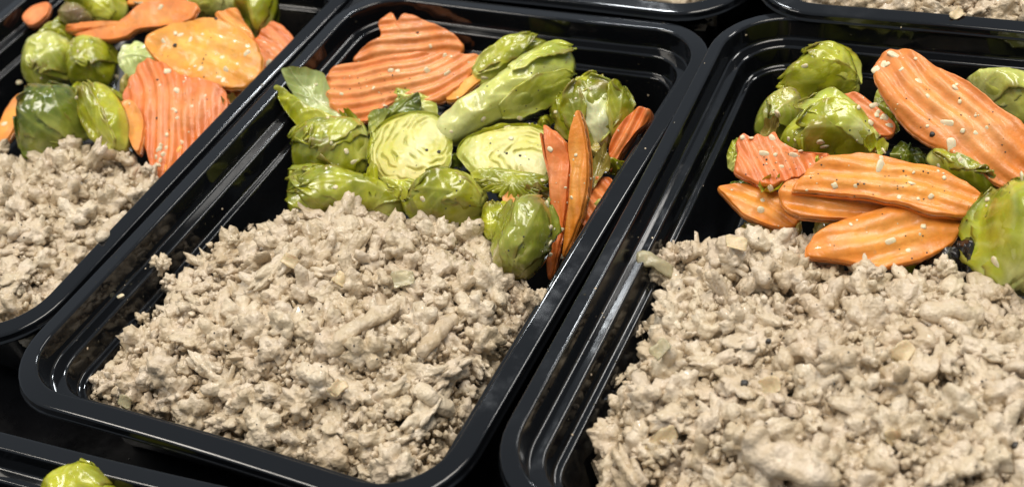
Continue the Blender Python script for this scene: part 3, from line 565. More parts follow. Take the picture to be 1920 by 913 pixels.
# ================================================================== scraps between the larger pieces
for k, (x, y, s, zz, kind, where) in enumerate([
        (668, 238, 16, -7, 'o', 'between the wide carrot slice and the glossy sprout'), (700, 345, 18, -9, 'y', 'below the left cut sprout'), (852, 290, 16, -8, 'd', 'between the two cut sprouts'), (856, 250, 13, -5, 'y', 'at the foot of the long pale sprout'), (756, 372, 18, -11, 'o', 'left of the glossy puckered sprout'),
        (892, 372, 17, -11, 'o', 'below the right cut sprout'), (1046, 262, 15, -9, 'p', 'left of the ruffled sprout'), (1125, 320, 20, -12, 'b', 'under the ruffled sprout'), (1020, 222, 15, -7, 'y', 'under the tip of the long pale sprout'), (1000, 372, 16, -10, 'b', 'above the upright olive sprout'), (545, 320, 14, -9, 'y', 'at the left wall of the middle tray'),
        (1120, 375, 18, -13, 'p', 'right of the upright carrot pair'), (1148, 300, 14, -10, 'o', 'left of the narrow wavy carrot'),
        (1640, 285, 16, 1, 'y', 'at the right end of the arched leaf'), (1700, 292, 18, 0, 'd', 'under the largest carrot slice'), (1445, 250, 16, -3, 'b', 'by the browned sprout of the right tray'), (1440, 355, 16, -2, 'y', 'below the jagged carrot slice'), (1500, 425, 20, -8, 'b', 'between lowest carrot and meat in the right tray'), (1620, 190, 15, -2, 'o', 'between the bright sprout and the largest carrot'),
        (1825, 405, 16, -3, 'y', 'left of the big glossy sprout'), (1770, 290, 16, 1, 'y', 'under the middle of the largest carrot slice'), (1470, 195, 14, -3, 'y', 'left of the bright green sprout'), (1530, 300, 16, 2, 'o', 'between arched leaf and long flat carrot'),
        (226, 150, 15, -6, 'b', 'between shiny olive sprout and reddish carrot'), (206, 168, 16, -5, 'o', 'above the ribbed leaf of the left tray'), (252, 150, 15, -6, 'y', 'below the small pale leaf piece of the left tray'), (136, 172, 16, -6, 'y', 'above the very dark sprout'), (115, 60, 16, -3, 'y', 'below the browned stem end'), (440, 200, 16, -9, 'b', 'beside the reddish carrot at the right wall')]):
    rng = random.Random(k * 5 + 1); a0 = rng.random() * 6; n_ = 7; el = rng.uniform(1.2, 1.9)
    ol = []
    for i in range(n_):
        a = 2 * math.pi * i / n_; r = s * rng.uniform(.7, 1.25); u, w_ = r * el * math.cos(a), r * .8 * math.sin(a); ol.append((x + u * math.cos(a0) - w_ * math.sin(a0), y + u * math.sin(a0) + w_ * math.cos(a0)))
    pal = {'o': OLIVE, 'y': YGREEN, 'd': DARK, 'b': BROWNISH, 'p': PALE}[kind]; word = {'o': 'olive', 'y': 'yellow green', 'd': 'dark green', 'b': 'browned', 'p': 'pale'}[kind]
    leaf_piece(ol, zz, tilt(.45, rng.uniform(-.2, .2)), rng.choice([-5, 4, -7]), word + ' leaf scrap ' + where, pal, None, None, 1.8, 200 + k, K=14, Mn=48)
# ================================================================== crumbled turkey
def ico(sub):
    import bmesh
    bm = bmesh.new(); bmesh.ops.create_icosphere(bm, subdivisions=sub, radius=1); bm.verts.ensure_lookup_table()
    V = np.array([v.co[:] for v in bm.verts]); F = np.array([[v.index for v in f.verts] for f in bm.faces]); bm.free(); return V, F
ICO = {2: ico(2), 3: ico(3), 4: ico(4)}
def crumb_shape(seed, kind, sub):
    rng = np.random.default_rng(seed); D, F = ICO[sub]
    nb = {0: 34, 1: 26, 2: 30}[kind]
    cs = rng.normal(size=(nb, 3)); cs /= np.linalg.norm(cs, axis=1)[:, None]; cs *= rng.uniform(.45, .78, (nb, 1)); rs = rng.uniform(.13, .31, nb)
    cs[0] = 0; rs[0] = .45
    b = D @ cs.T; disc = b ** 2 - (cs ** 2).sum(1) + rs ** 2
    rr = np.where(disc > 0, b + np.sqrt(np.clip(disc, 0, None)), 0)
    R = (np.clip(rr, 0, None) ** 26).sum(1) ** (1 / 26)
    V = D * R[:, None]
    nz = vnoise(V, 3.2, seed) ; n2 = vnoise(V, 7.5, seed + 40)
    n3 = vnoise(V, 5.2, seed + 80); gr = np.array([noise.voronoi(Vector(q) * 4.6 + Vector((seed * 1.7, 0, 0)))[0][0] for q in V]); g2 = np.array([noise.voronoi(Vector(q) * 9.5 + Vector((0, seed * 2.3, 0)))[0][0] for q in V])
    V = V * (1 + .15 * nz + .09 * n2 + .34 * (.42 - gr) * (1 - .5 * (kind == 1)) + .13 * (.42 - g2) + .05 * (.5 - np.abs(n3)) - .03 * vnoise(V, 14, seed + 60))[:, None]
    if kind == 1:                                             # short strand from the mincer
        V = V * np.array([1.8, .74, .66]); V[:, 2] += .16 * V[:, 0] ** 2 * rng.uniform(-.6, .6); V[:, 1] += .12 * V[:, 0] ** 2 * rng.uniform(-1, 1)
    elif kind == 2:                                           # flat flake
        V = V * np.array([1.25, 1.0, .55])
    else: V = V * rng.uniform(.82, 1.18, 3)
    return V / np.abs(V).max(1).mean() * .62, F
KINDS = [0, 0, 0, 0, 0, 0, 0, 0, 0, 0, 1, 1, 2, 2, 2, 2]
PROTO3 = [crumb_shape(100 + i, k, 3) for i, k in enumerate(KINDS)]
PROTO2 = [crumb_shape(200 + i, k, 2) for i, k in enumerate(KINDS)]
PROTOBIG = [crumb_shape(300 + i, k, 4) for i, k in enumerate(KINDS)]
BIGMESH = [mesh_data('meat_crumble', V, F, MEAT) for V, F in PROTOBIG]
def rot_mats(n, rng, flat=.6):
    az = rng.uniform(0, 2 * np.pi, n); a = rng.normal(0, flat, n); b = rng.normal(0, flat, n)
    ca, sa = np.cos(az), np.sin(az); Z = np.zeros(n); O = np.ones(n)
    Rz = np.stack([ca, -sa, Z, sa, ca, Z, Z, Z, O], -1).reshape(n, 3, 3)
    Rx = np.stack([O, Z, Z, Z, np.cos(a), -np.sin(a), Z, np.sin(a), np.cos(a)], -1).reshape(n, 3, 3)
    Ry = np.stack([np.cos(b), Z, np.sin(b), Z, O, Z, -np.sin(b), Z, np.cos(b)], -1).reshape(n, 3, 3)
    return Rz @ Ry @ Rx
def seg_dist(P, poly):
    d = np.full(len(P), 9.); n = len(poly); ins = np.zeros(len(P), bool)
    for i in range(n):
        a, b = poly[i], poly[(i + 1) % n]; ab = b - a
        t = np.clip(((P - a) @ ab) / (ab @ ab), 0, 1); d = np.minimum(d, np.hypot(*(P - a - t[:, None] * ab).T))
        c = (a[1] > P[:, 1]) != (b[1] > P[:, 1]); xx = a[0] + (P[:, 1] - a[1]) / (b[1] - a[1] + 1e-12) * (b[0] - a[0]); ins ^= c & (P[:, 0] < xx)
    return np.where(ins, d, -d)
CANDS = []          # (area in view, tray index, matrix parts)
class Heap:
    """crumbled meat in one tray: footprint from the tray's own plan, height rising from its edge"""
    def __init__(s, poly, T, zoff, zedge, rise, scale, seed, walln):
        s.poly = np.array(poly); s.T = T; s.seed = seed; s.ze, s.rise, s.sc = zedge + zoff, rise, scale; s.walln = walln; s.zoff = zoff
    def local(s, P):
        (lx, ly, lz), a = s.T; q = P - np.array([lx, ly]); return np.stack([q[:, 0] * math.cos(a) + q[:, 1] * math.sin(a), -q[:, 0] * math.sin(a) + q[:, 1] * math.cos(a)], -1)
    def wall_d(s, P):
        L = np.abs(s.local(P)); return np.minimum(TW / 2 - L[:, 0], TL / 2 - L[:, 1])
    def d(s, P): return np.minimum(seg_dist(P, s.poly), s.wall_d(P) - s.walln)
    def z(s, P):
        d = s.d(P); P3 = np.concatenate([P, np.zeros((len(P), 1))], 1)
        n = vnoise(P3, 38, s.seed) * .0056 + vnoise(P3, 95, s.seed + 3) * .0026
        return s.ze + s.rise * (1 - np.exp(-np.clip(d, -.004, None) / s.sc)) + n * np.clip(d / .01, .2, 1)
    def points(s, rad, cover, rng, margin):
        lo, hi = s.poly.min(0), s.poly.max(0); area = np.prod(hi - lo)
        n = int(area * cover / (math.pi * np.mean(rad(rng, 200) ** 2))); P = rng.uniform(lo, hi, (n, 2)); r = rad(rng, n)
        return (lambda k: (P[k], r[k]))(s.d(P) > margin)
HEAPS = []
def build_heap(name_in, poly, T, zoff, zedge, rise, scale, seed, walln=.0170, big=1.0, label='', idx=0):
    H = Heap(poly, T, zoff, zedge, rise, scale, seed, walln); HEAPS.append(H)
    rng = np.random.default_rng(seed)
    # crumbles of the upper layer
    def pick(rad, cover, margin, minf, zlift):
        P, r = H.points(rad, cover, rng, margin); keep = []
        o = np.argsort(-r); P, r = P[o], r[o]; cell = {}
        for i in range(len(P)):
            k = (int(P[i, 0] / .01), int(P[i, 1] / .01)); ok = True
            for dx in (-1, 0, 1):
                for dy in (-1, 0, 1):
                    for j in cell.get((k[0] + dx, k[1] + dy), ()):
                        if np.hypot(*(P[i] - P[j])) < minf * (r[i] + r[j]): ok = False; break
                    if not ok: break
                if not ok: break
            if ok: keep.append(i); cell.setdefault(k, []).append(i)
        P, r = P[keep], r[keep]; z = H.z(P) + zlift * r + rng.normal(0, .0015, len(r)); 
        lim = np.interp(z - zoff - .3 * r, [-.036, -.0155, -.0146, -.0143, -.0085, -.0075, -.0072, -.0010], [.0176, .0152, .0146, .0128, .0118, .0112, .0072, .0064]) + .0004
        ok = H.wall_d(P) - 1.05 * r > lim; P, r, z = P[ok], r[ok], z[ok]
        return np.concatenate([P, z[:, None]], 1), r
    Pb, rb = pick(lambda g, n: g.gamma(7, .00037, n).clip(.0016, .0048) * big, 15, .0026, .84, .55)
    Pm, rm = pick(lambda g, n: g.uniform(.0010, .0021, n), 4, .0010, .95, .0)
    Pu, ru = pick(lambda g, n: g.uniform(.0022, .0036, n), 3, .001, .9, -1.5)
    Ps, rs = pick(lambda g, n: g.uniform(.0005, .0010, n), 1.0, .001, .7, 2.6)
    Rb, Rm, Ru, Rs = rot_mats(len(rb), rng, .45), rot_mats(len(rm), rng, 1), rot_mats(len(ru), rng, 1), rot_mats(len(rs), rng, 1)
    for i in range(len(rb)): CANDS.append((idx, Pb[i], rb[i], Rb[i], int(rng.integers(len(KINDS)))))
    Vs, Fs, Ts, off = [], [], [], 0
    for PP, rr, RR, protos in ((Pm, rm, Rm, PROTO2), (Pu, ru, Ru, PROTO3), (Ps, rs, Rs, PROTO2)):
        for i in range(len(rr)):
            V, F = protos[int(rng.integers(len(KINDS)))]
            Vs.append((V * rr[i] * 1.5) @ RR[i].T + PP[i]); Fs.append(F + off); Ts.append(np.full(len(V), rng.random())); off += len(V)
    # packed meat below the crumbles
    lo, hi = H.poly.min(0), H.poly.max(0); g = .0018
    X, Y = np.meshgrid(np.arange(lo[0], hi[0], g), np.arange(lo[1], hi[1], g), indexing='ij'); P = np.stack([X.ravel(), Y.ravel()], -1)
    d = H.d(P); z = H.z(P) - .0095; z = np.where(d < .003, np.minimum(z, H.ze - .004 - (.003 - d) * 2.5), z); z = np.maximum(z, np.interp(H.wall_d(P), [.010, .0152, .0178, .021], [-.0135, -.0145, -.034, -.0392]) + .0004 + H.zoff * .4)
    fl = grid_faces(*X.shape); fm = (d > -.006) & (H.wall_d(P) > .0162); F4 = np.array(fl); F4 = F4[fm[F4].all(1)]
    F3 = np.concatenate([F4[:, [0, 1, 2]], F4[:, [0, 2, 3]]])
    Vs.append(np.concatenate([P, z[:, None]], 1)); Fs.append(F3 + off); Ts.append(np.full(len(P), .3)); off += len(P)
    H.stuff = [Vs, Fs, Ts, off, label, name_in]; H.rng = rng
def pxpoly(pts, zmm): return [on_z(a, b, zmm * .001)[:2] for a, b in pts]
build_heap('middle', pxpoly([(140, 700), (200, 652), (262, 600), (300, 560), (322, 510), (352, 478), (440, 455), (520, 428), (600, 410), (720, 402), (800, 425), (865, 425), (912, 455), (945, 500), (1000, 548), (1080, 560), (1000, 760), (880, 900), (820, 960), (700, 960), (400, 870), (250, 815), (150, 745)], -16),
           T_MID, 0, -.0205, .0110, .011, 5, label='loose heap of pale crumbled turkey at the near end of the middle tray', idx=0)
build_heap('right', pxpoly([(1112, 930), (1136, 810), (1148, 740), (1178, 645), (1212, 585), (1235, 520), (1300, 470), (1400, 445), (1510, 440), (1590, 505), (1700, 530), (1760, 530), (1840, 535), (1930, 590), (2150, 660), (2150, 1150), (1080, 1050)], -14),
           T_RIGHT, .003, -.0215, .0135, .015, 6, label='dense heap of pale crumbled turkey at the near end of the right tray', idx=1)
build_heap('left', pxpoly([(-160, 300), (0, 285), (60, 288), (150, 282), (210, 285), (270, 325), (320, 350), (400, 330), (330, 500), (150, 660), (50, 730), (-120, 720), (-260, 500)], -14),
           T_LEFT, 0, -.0205, .0115, .011, 7, label='heap of pale crumbled turkey at the near end of the left tray', idx=2)
def locpoly(T, pts):
    (lx, ly, lz), a = T; return [(lx + x * math.cos(a) - y * math.sin(a), ly + x * math.sin(a) + y * math.cos(a)) for x, y in pts]
build_heap('back right', locpoly(T_BACKR, [(-.058, -.096), (.05, -.096), (.05, -.062), (-.058, -.062)]), T_BACKR, .0064, -.013, .010, .008, 8, .0125, label='crumbled turkey showing over the rim of the tray at the top right', idx=3)
build_heap('back', locpoly(T_BACK, [(.0, -.098), (.064, -.098), (.064, -.078), (.0, -.078)]), T_BACK, .0022, -.012, .010, .007, 9, .0125, label='crumbled turkey showing over the rim of the tray at the top centre', idx=4)
# which crumbles show largest: a coarse depth buffer over the picture
zb = np.full((457, 960), 1e9); ib = np.full((457, 960), -1)
PX = to_px(np.array([c[1] for c in CANDS])); RP = np.array([c[2] for c in CANDS]) * FPX / PX[:, 2] / 2
for k in range(len(CANDS)):
    x, y, w = PX[k, 0] / 2, PX[k, 1] / 2, PX[k, 2]; r = RP[k] * .9
    x0, x1, y0, y1 = int(max(0, x - r)), int(min(960, x + r + 1)), int(max(0, y - r)), int(min(457, y + r + 1))
    if x1 <= x0 or y1 <= y0: continue
    yy, xx = np.mgrid[y0:y1, x0:x1]; m = ((xx - x) ** 2 + (yy - y) ** 2 < r * r) & (w - CANDS[k][2] < zb[y0:y1, x0:x1])
    zb[y0:y1, x0:x1][m] = w - CANDS[k][2]; ib[y0:y1, x0:x1][m] = k
seen = np.bincount(ib[ib >= 0], minlength=len(CANDS)); order = np.argsort(-seen)
CLAB = ['pale turkey lump in the middle tray', 'pale turkey lump in the right tray', 'pale turkey lump in the left tray',
        'pale turkey lump in the tray at the top right', 'pale turkey lump in the tray at the top centre']
LAND = [[(640, 405, 'below the flattened sprout'), (845, 430, 'below the glossy puckered sprout'), (975, 540, 'below the upright olive sprout'), (335, 490, 'at the peak near the left wall'), (190, 690, 'at the left tip of the heap'), (690, 620, 'beside the long thick strand'),
         (640, 527, 'beside the golden onion piece'), (756, 527, 'beside the clear onion piece'), (330, 790, 'along the near rim'), (560, 840, 'along the near rim'), (720, 880, 'by the near right corner'), (820, 640, 'beside the slanting strand'), (940, 650, 'along the right rim'), (420, 620, 'in the open left half'), (480, 730, 'above the near rim'), (545, 488, 'under the top edge of the heap')],
        [(1390, 450, 'around the ribbed onion piece'), (1560, 520, 'below the lowest carrot slice'), (1780, 540, 'below the charred leaf'), (1243, 655, 'by the clear onion piece'), (1238, 822, 'by the long onion piece'), (1448, 725, 'around the peppercorn'), (1690, 665, 'around the upright onion piece'), (1671, 815, 'around the flat onion piece'), (1480, 870, 'by the long smooth strip'), (1790, 610, 'along the long ragged strip'), (1850, 780, 'at the right edge of the photo'), (1300, 560, 'at the left shoulder of the heap')],
        [(60, 290, 'below the very dark sprout'), (230, 290, 'below the ribbed leaf'), (300, 350, 'below the reddish carrot'), (60, 450, 'at the left edge of the photo'), (200, 430, 'along the right wall'), (60, 570, 'at the near corner')], [(1700, 20, 'seen over the rim')], [(1200, 0, 'seen over the rim')]]
SHAPE = {0: 'knobbly', 1: 'strand shaped', 2: 'flat'}
NIND = 278
for n_, k in enumerate(order):
    idx, P, r, R, pr = CANDS[k]; H = HEAPS[idx]
    if n_ < NIND and seen[k] > 0:
        o = bpy.data.objects.new('meat_crumble', BIGMESH[pr]); COL.objects.link(o)
        m = Matrix([list(R[i] * r * 1.5) + [P[i]] for i in range(3)] + [[0, 0, 0, 1]]); o.matrix_world = m
        q = PX[k]; ph = min(LAND[idx], key=lambda l: math.hypot(l[0] - q[0], l[1] - q[1]))[2]
        tag(o, CLAB[idx].replace('pale', ('large ' if r > .0036 else '') + SHAPE[KINDS[pr]], 1).replace(' the loose heap of', '').replace(' the dense heap of', '').replace(' the heap of', '') + ', ' + ph, 'meat crumble', 'turkey lumps in the ' + H.stuff[5] + ' tray')
    else:
        V, F = PROTO3[pr]; Vs, Fs, Ts, off, _, _ = H.stuff
        Vs.append((V * r * 1.5) @ R.T + P); Fs.append(F + off); Ts.append(np.full(len(V), H.rng.random())); H.stuff[3] = off + len(V)
for H in HEAPS:
    Vs, Fs, Ts, off, lab, nm = H.stuff; V = np.concatenate(Vs); o = V.mean(0)
    ob = obj('ground_meat', mesh_data('ground_meat', V - o, np.concatenate(Fs), MEAT, tint=np.concatenate(Ts)), None, o)
    tag(ob, lab, 'ground meat', None, 'stuff')
# ================================================================== garlic, onion and pepper lying on the food
bpy.context.view_layer.update(); DG = bpy.context.evaluated_depsgraph_get()
def hit(px, py):
    ok, loc, nor, i, ob, mw = S.ray_cast(DG, Vector(CAM), Vector(ray(px, py)))
    if not ok: return None
    while ob.parent: ob = ob.parent
    return np.array(loc), np.array(nor), ob
def chip(seed, sub=2):
    rng = np.random.default_rng(seed); D, F = ICO[sub]
    V = np.sign(D) * np.abs(D) ** .62; V = V / np.linalg.norm(V, axis=1).mean(); V = V * (1 + .22 * vnoise(D, 1.6, seed) + .08 * vnoise(D, 4, seed + 3))[:, None]
    return V, F
CHIPS = [mesh_data('garlic_piece', *chip(500 + i), GARLIC) for i in range(10)]
SHORT = {'carrot': 'carrot', 'brussels sprout': 'sprout', 'leaf': 'leaf'}
PLACED = []
def basis(nor, rng, roll=None):
    n = unit(nor); a = np.cross(n, [.3, .9, .2]); a = unit(a); b = np.cross(n, a); t = rng.uniform(0, 6.28) if roll is None else roll
    return np.stack([a * math.cos(t) + b * math.sin(t), -a * math.sin(t) + b * math.cos(t), n], 1)
def garlic(px, py, size, el, k):
    h = hit(px, py)
    if h is None: return
    loc, nor, ob = h; rng = np.random.default_rng(k); B = basis(nor * .7 + np.array([0, 0, .3]), rng) * (np.array([min(el, 1.5), rng.uniform(.7, 1), .45]) * size * .00064)
    PLACED.append((loc + nor * size * .00012, B, CHIPS[k % 10], ob))
GB = [(834, 106, 1.7, 1.3), (801, 133, 2.0, 1.2), (839, 138, 1.8, 2.0), (807, 87, 1.2, 1.3), (613, 221, 1.3, 1.2), (664, 304, 1.4, 2.0), (793, 375, 2.0, 1.3), (846, 248, 1.2, 1), (1032, 457, 1.9, 1.2), (1030, 478, 2.1, 1.1), (1053, 482, 1.9, 1.2),
      (1027, 384, 2.2, 1.3), (979, 226, 1.5, 2.2), (951, 237, 1.5, 2.3), (909, 147, 1.7, 1.4), (1071, 371, 1.3, 1), (1068, 330, .9, 1.2), (1060, 352, .9, 1), (975, 222, 1.4, 1.6), (640, 176, 1., 1.8), (1040, 430, .9, 1), (1075, 300, .8, 1), (722, 198, 1., 1.4),
      (301, 15, 1.9, 1.4), (339, 66, 1.6, 1.7), (357, 76, 1.7, 1.8), (307, 79, 1.4, 1.3), (376, 130, 2, 1.2), (417, 108, 1.5, 1.1), (424, 132, 2, 1.4), (463, 100, 1.9, 1.5), (411, 145, 1.6, 1.4), (419, 151, 1.7, 1.5), (313, 134, 2.3, 1.2), (333, 171, 2.2, 1.3), (220, 147, 2.0, 1.3),
      (35, 155, 2, 1.3), (503, 121, 2.4, 1.6), (341, 267, 1.9, 1.3), (303, 273, 1.6, 1.2), (298, 280, 1.8, 1.4), (308, 290, 1.9, 1.2), (292, 296, 1.8, 1.2), (301, 302, 1.7, 1.3), (296, 310, 1.6, 1.2), (312, 278, 1.4, 1.2), (325, 205, 1.3, 1.2), (332, 222, 1.2, 1.3), (7, 233, 2, 1.3),
      (1724, 153, 2.5, 1.1), (1792, 164, 2.4, 1.2), (1775, 231, 2.6, 1.5), (1784, 272, 2.7, 1.6), (1676, 102, 2.6, 1.4), (1656, 122, 1.9, 1.5), (1642, 130, 2.0, 1.2), (1508, 125, 2, 1.3), (1650, 311, 2.3, 2.0), (1710, 343, 2.0, 1.2), (1653, 297, 1.3, 1.2), (1670, 452, 2.4, 1.3), (1703, 470, 1.3, 1),
      (1426, 396, 2.1, 1.3), (1430, 376, 1.3, 1.1), (1432, 288, 1.9, 1.5), (1448, 259, 1.7, 1.3), (1488, 292, 1.9, 1.4), (1465, 313, 1.5, 1.2), (1445, 352, 1.5, 1.3), (1456, 214, 2.4, 1.2), (1539, 268, 2.2, 1.3), (1546, 276, 1.9, 1.4), (1639, 197, 2.2, 1.3), (1659, 222, 2.3, 1.2), (1668, 236, 1.9, 1.4), (1645, 212, 1.6, 1.2),
      (1656, 284, 1.5, 1.3), (1866, 493, 2.3, 2.2), (1915, 333, 2, 1.4), (1478, 262, 1.5, 1.2), (1410, 258, 1.6, 1.3), (1563, 348, 1.2, 1.2), (1830, 250, 1.2, 1.3), (1690, 130, 1.2, 1.3), (1800, 300, 1.2, 1.3), (1740, 180, 1.1, 1.2), (1850, 240, 1.2, 1), (1500, 285, 1.3, 1.3),
      (226, 556, 1.6, 1.3), (1604, 350, 1.1, 1.2), (880, 118, 1., 1.3), (700, 165, .9, 1.4), (1725, 440, .9, 1.2), (380, 65, 1.1, 1.2), (445, 120, 1., 1.2), (360, 200, 1., 1.2), (300, 160, .9, 1.2), (385, 180, 1., 1.1)]
for k, g in enumerate(GB): garlic(*g, k)
ONLAB = []
def onion(px, py, size, el, roll, mat, label, k):
    h = hit(px, py)
    if h is None: return
    loc, nor, ob = h; rng = np.random.default_rng(900 + k); D, F = ICO[3]
    V = np.sign(D) * np.abs(D) ** .6 * np.array([el, 1, .16]) * .82; V = V * (1 + .35 * vnoise(D * [1, 1, .2], 1.4, k) + .12 * vnoise(D * [1, 1, .2], 4, k + 2))[:, None]; V[:, 2] += .35 * V[:, 1] ** 2 + .22 * vnoise(V * [1, 1, 0], 1.3, k) + .05 * np.sin(V[:, 1] * 11)
    V = V * size * .0008 @ basis(nor * .5 + TOCAM * .5, rng, roll).T
    ONLAB.append((V, F, mat, loc + nor * size * .00022, label))
onion(640, 527, 3.4, 1.3, .3, ONION, 'golden onion piece in the meat left of centre of the middle tray', 1)
onion(756, 527, 4.0, 1.3, 1.0, ONIONCLEAR, 'clear pale onion piece in the meat at the centre of the middle tray', 2)
onion(632, 730, 3.0, 1.4, 1.5, ONION, 'brownish onion piece low in the meat of the middle tray', 3)
onion(240, 750, 3.0, 1.2, .2, ONIONCLEAR, 'clear onion piece at the lower left end of the heap in the middle tray', 4)
onion(545, 488, 2.8, 1.4, .2, ONION, 'golden onion piece near the top of the heap in the middle tray', 5)
onion(1380, 462, 3.6, 1.4, .4, ONION, 'ribbed golden onion piece at the top of the heap in the right tray', 6)
onion(1243, 655, 3.6, 1.2, 1.2, ONIONCLEAR, 'clear onion piece near the left side of the heap in the right tray', 7)
onion(1238, 822, 3.6, 1.7, 1.5, ONION, 'long golden onion piece low at the left of the heap in the right tray', 8)
onion(1448, 725, 3.6, 1.3, .8, ONION, 'golden onion piece beside the peppercorn in the right tray', 9)
onion(1690, 665, 3.4, 1.6, 1.6, ONION, 'upright golden onion piece in the middle of the heap in the right tray', 10)
onion(1671, 815, 2.8, 1.3, .1, ONION, 'flat golden onion piece low in the heap of the right tray', 11)
onion(1112, 345, 2.2, 1.6, 1.4, ONIONCLEAR, 'clear onion piece behind the upright carrot pair in the middle tray', 12)
onion(1795, 30, 2.6, 1.4, 1.4, ONION, 'golden onion piece in the meat at the top right edge of the photo', 13)
onion(262, 8, 3.4, 1.3, .2, ONIONCLEAR, 'clear onion piece among the sprouts at the top of the left tray', 14)
# strands of meat lying on the heaps
def strand(pts, rad, label, k):
    P = []
    for a in pts:
        h = hit(*a)
        if h is None: return
        P.append(h[0] + h[1] * rad * .0004 + UP * rad * .0003)
    P = np.array(P); t = np.linspace(0, len(P) - 1, 26); C = np.stack([np.interp(t, range(len(P)), P[:, i]) for i in range(3)], -1)
    zs = C[:, 2].copy(); C[:, 2] = np.convolve(np.pad(zs, 4, mode='edge'), np.ones(9) / 9, 'valid')
    T = np.gradient(C, axis=0); T /= np.linalg.norm(T, axis=1)[:, None]; B = np.cross(T, UP); B /= np.linalg.norm(B, axis=1)[:, None]; Nn = np.cross(B, T)
    th = np.linspace(0, 2 * math.pi, 20, endpoint=False); u = np.linspace(-1, 1, 26); rr = rad * .001 * np.clip(1 - u ** 6, .05, 1) ** .5
    V = C[:, None] + rr[:, None, None] * (np.cos(th)[None, :, None] * B[:, None] + .8 * np.sin(th)[None, :, None] * Nn[:, None])
    V = V.reshape(-1, 3); n = vnoise(V, 260, k) * .0008 + vnoise(V, 600, k) * .0004; V = V + n[:, None] * np.repeat(Nn, 20, 0)
    cc = V.reshape(26, 20, 3).mean(1).repeat(20, 0); V = V + (V - cc) * (vnoise(V, 220, k + 3) * .5)[:, None]
    F = [tuple(q) for q in grid_faces(26, 20, True)] + [tuple(range(19, -1, -1)), tuple(range(25 * 20, 26 * 20))]
    ONLAB.append((V - V.mean(0), F, MEAT, V.mean(0), label))
strand([(612, 668), (650, 632), (700, 605), (756, 574)], 2.6, 'long thick strand of turkey lying across the heap of the middle tray', 21)
strand([(780, 670), (812, 640), (838, 612), (862, 592)], 2.4, 'strand of turkey slanting up at the right of the heap in the middle tray', 22)
strand([(790, 728), (815, 752), (850, 782)], 2.6, 'strand of turkey sloping down near the right rim of the middle tray', 23)
strand([(696, 490), (704, 465), (712, 445)], 1.8, 'short upright strand of turkey near the top of the heap in the middle tray', 24)
strand([(1396, 815), (1425, 852), (1490, 880), (1570, 915)], 4.2, 'long smooth strip of turkey at the bottom edge of the photo in the right tray', 25)
strand([(1720, 600), (1790, 590), (1850, 600)], 3.0, 'long ragged strip of turkey across the heap at the right of the right tray', 26)
strand([(190, 455), (212, 425), (228, 405)], 2.6, 'strand of turkey near the right wall of the left tray', 27)
strand([(180, 285), (215, 295), (250, 312)], 2.2, 'strand of turkey below the ribbed leaf in the left tray', 28)
# clear onion strip hanging over the left ledge of the right tray
h0, h1 = hit(1196, 480), hit(1262, 510)
PEP = []
rng = np.random.default_rng(77)
for (x, y, s) in [(1397, 720, 1.1), (1902, 835, 1.1), (1748, 252, .9), (1440, 640, .8), (328, 86, .9), (295, 150, .5), (294, 222, .6), (405, 36, .7), (975, 292, .5), (950, 288, .5), (800, 282, .6), (823, 285, .7), (783, 62, .6)] + \
        [(a + rng.normal(0, sx), b + rng.normal(0, sy), rng.uniform(.12, .34)) for (a, b, sx, sy, n) in [(740, 150, 70, 25, 30), (380, 110, 60, 30, 20), (330, 200, 40, 40, 10), (1680, 345, 90, 25, 30), (1470, 310, 40, 20, 20), (1780, 220, 80, 60, 36), (1680, 450, 70, 25, 10), (960, 290, 50, 30, 10), (770, 280, 40, 40, 8), (960, 160, 60, 40, 8),
         (600, 620, 200, 120, 40), (1600, 700, 220, 120, 55), (130, 430, 100, 90, 16), (90, 110, 30, 30, 6), (975, 440, 30, 40, 8), (840, 380, 30, 25, 6)] for _ in range(n)]:
    h = hit(x, y)
    if h is not None and not h[2].name.startswith('food_tray'): PEP.append((h[0], h[1], s))
DROP, SPECK = [], []
rng = np.random.default_rng(5)
for (x, y, sx, sy, n) in [(230, 560, 70, 60, 60), (420, 420, 60, 40, 40), (1150, 640, 60, 110, 90), (1130, 850, 30, 50, 30), (1000, 560, 60, 110, 40), (1290, 330, 50, 110, 60), (700, 60, 120, 30, 20), (1200, 130, 50, 60, 30), (500, 180, 60, 60, 30), (300, 800, 150, 25, 30), (1600, 60, 150, 30, 25), (1250, 440, 30, 30, 20), (150, 640, 40, 40, 30), (230, 570, 40, 40, 60), (1150, 700, 40, 90, 60)]:
    for _ in range(n):
        h = hit(x + rng.normal(0, sx), y + rng.normal(0, sy))
        if h is None or not h[2].name.startswith('food_tray'): continue
        if rng.random() < .22: (DROP if rng.random() < .85 else SPECK).append((h[0], h[1], rng.uniform(.12, .38)))
STRAY = []
for k, (x, y, s, tr) in enumerate([(1252, 500, 3.4, 1), (1238, 518, 2.6, 1), (1262, 480, 2.6, 1), (303, 500, 2.6, 0), (318, 530, 1.8, 0), (268, 598, 1.6, 0), (440, 452, 1.6, 0), (545, 408, 1.8, 0), (470, 430, 1.2, 0), (1015, 560, 1.8, 0), (985, 540, 1.5, 0), (1236, 585, 1.7, 1), (1200, 625, 1.5, 1), (1160, 715, 1.6, 1), (1150, 790, 1.4, 1), (1285, 470, 1.6, 1), (1770, 507, 2.4, 1), (1735, 515, 1.8, 1), (1880, 560, 1.9, 1), (1640, 515, 1.6, 1), (235, 300, 1.8, 2), (275, 322, 1.5, 2)]):
    h = hit(x, y)
    if h is not None: STRAY.append((h[0] + np.array([0, 0, s * .0004]), s, tr, k))
GCR = []
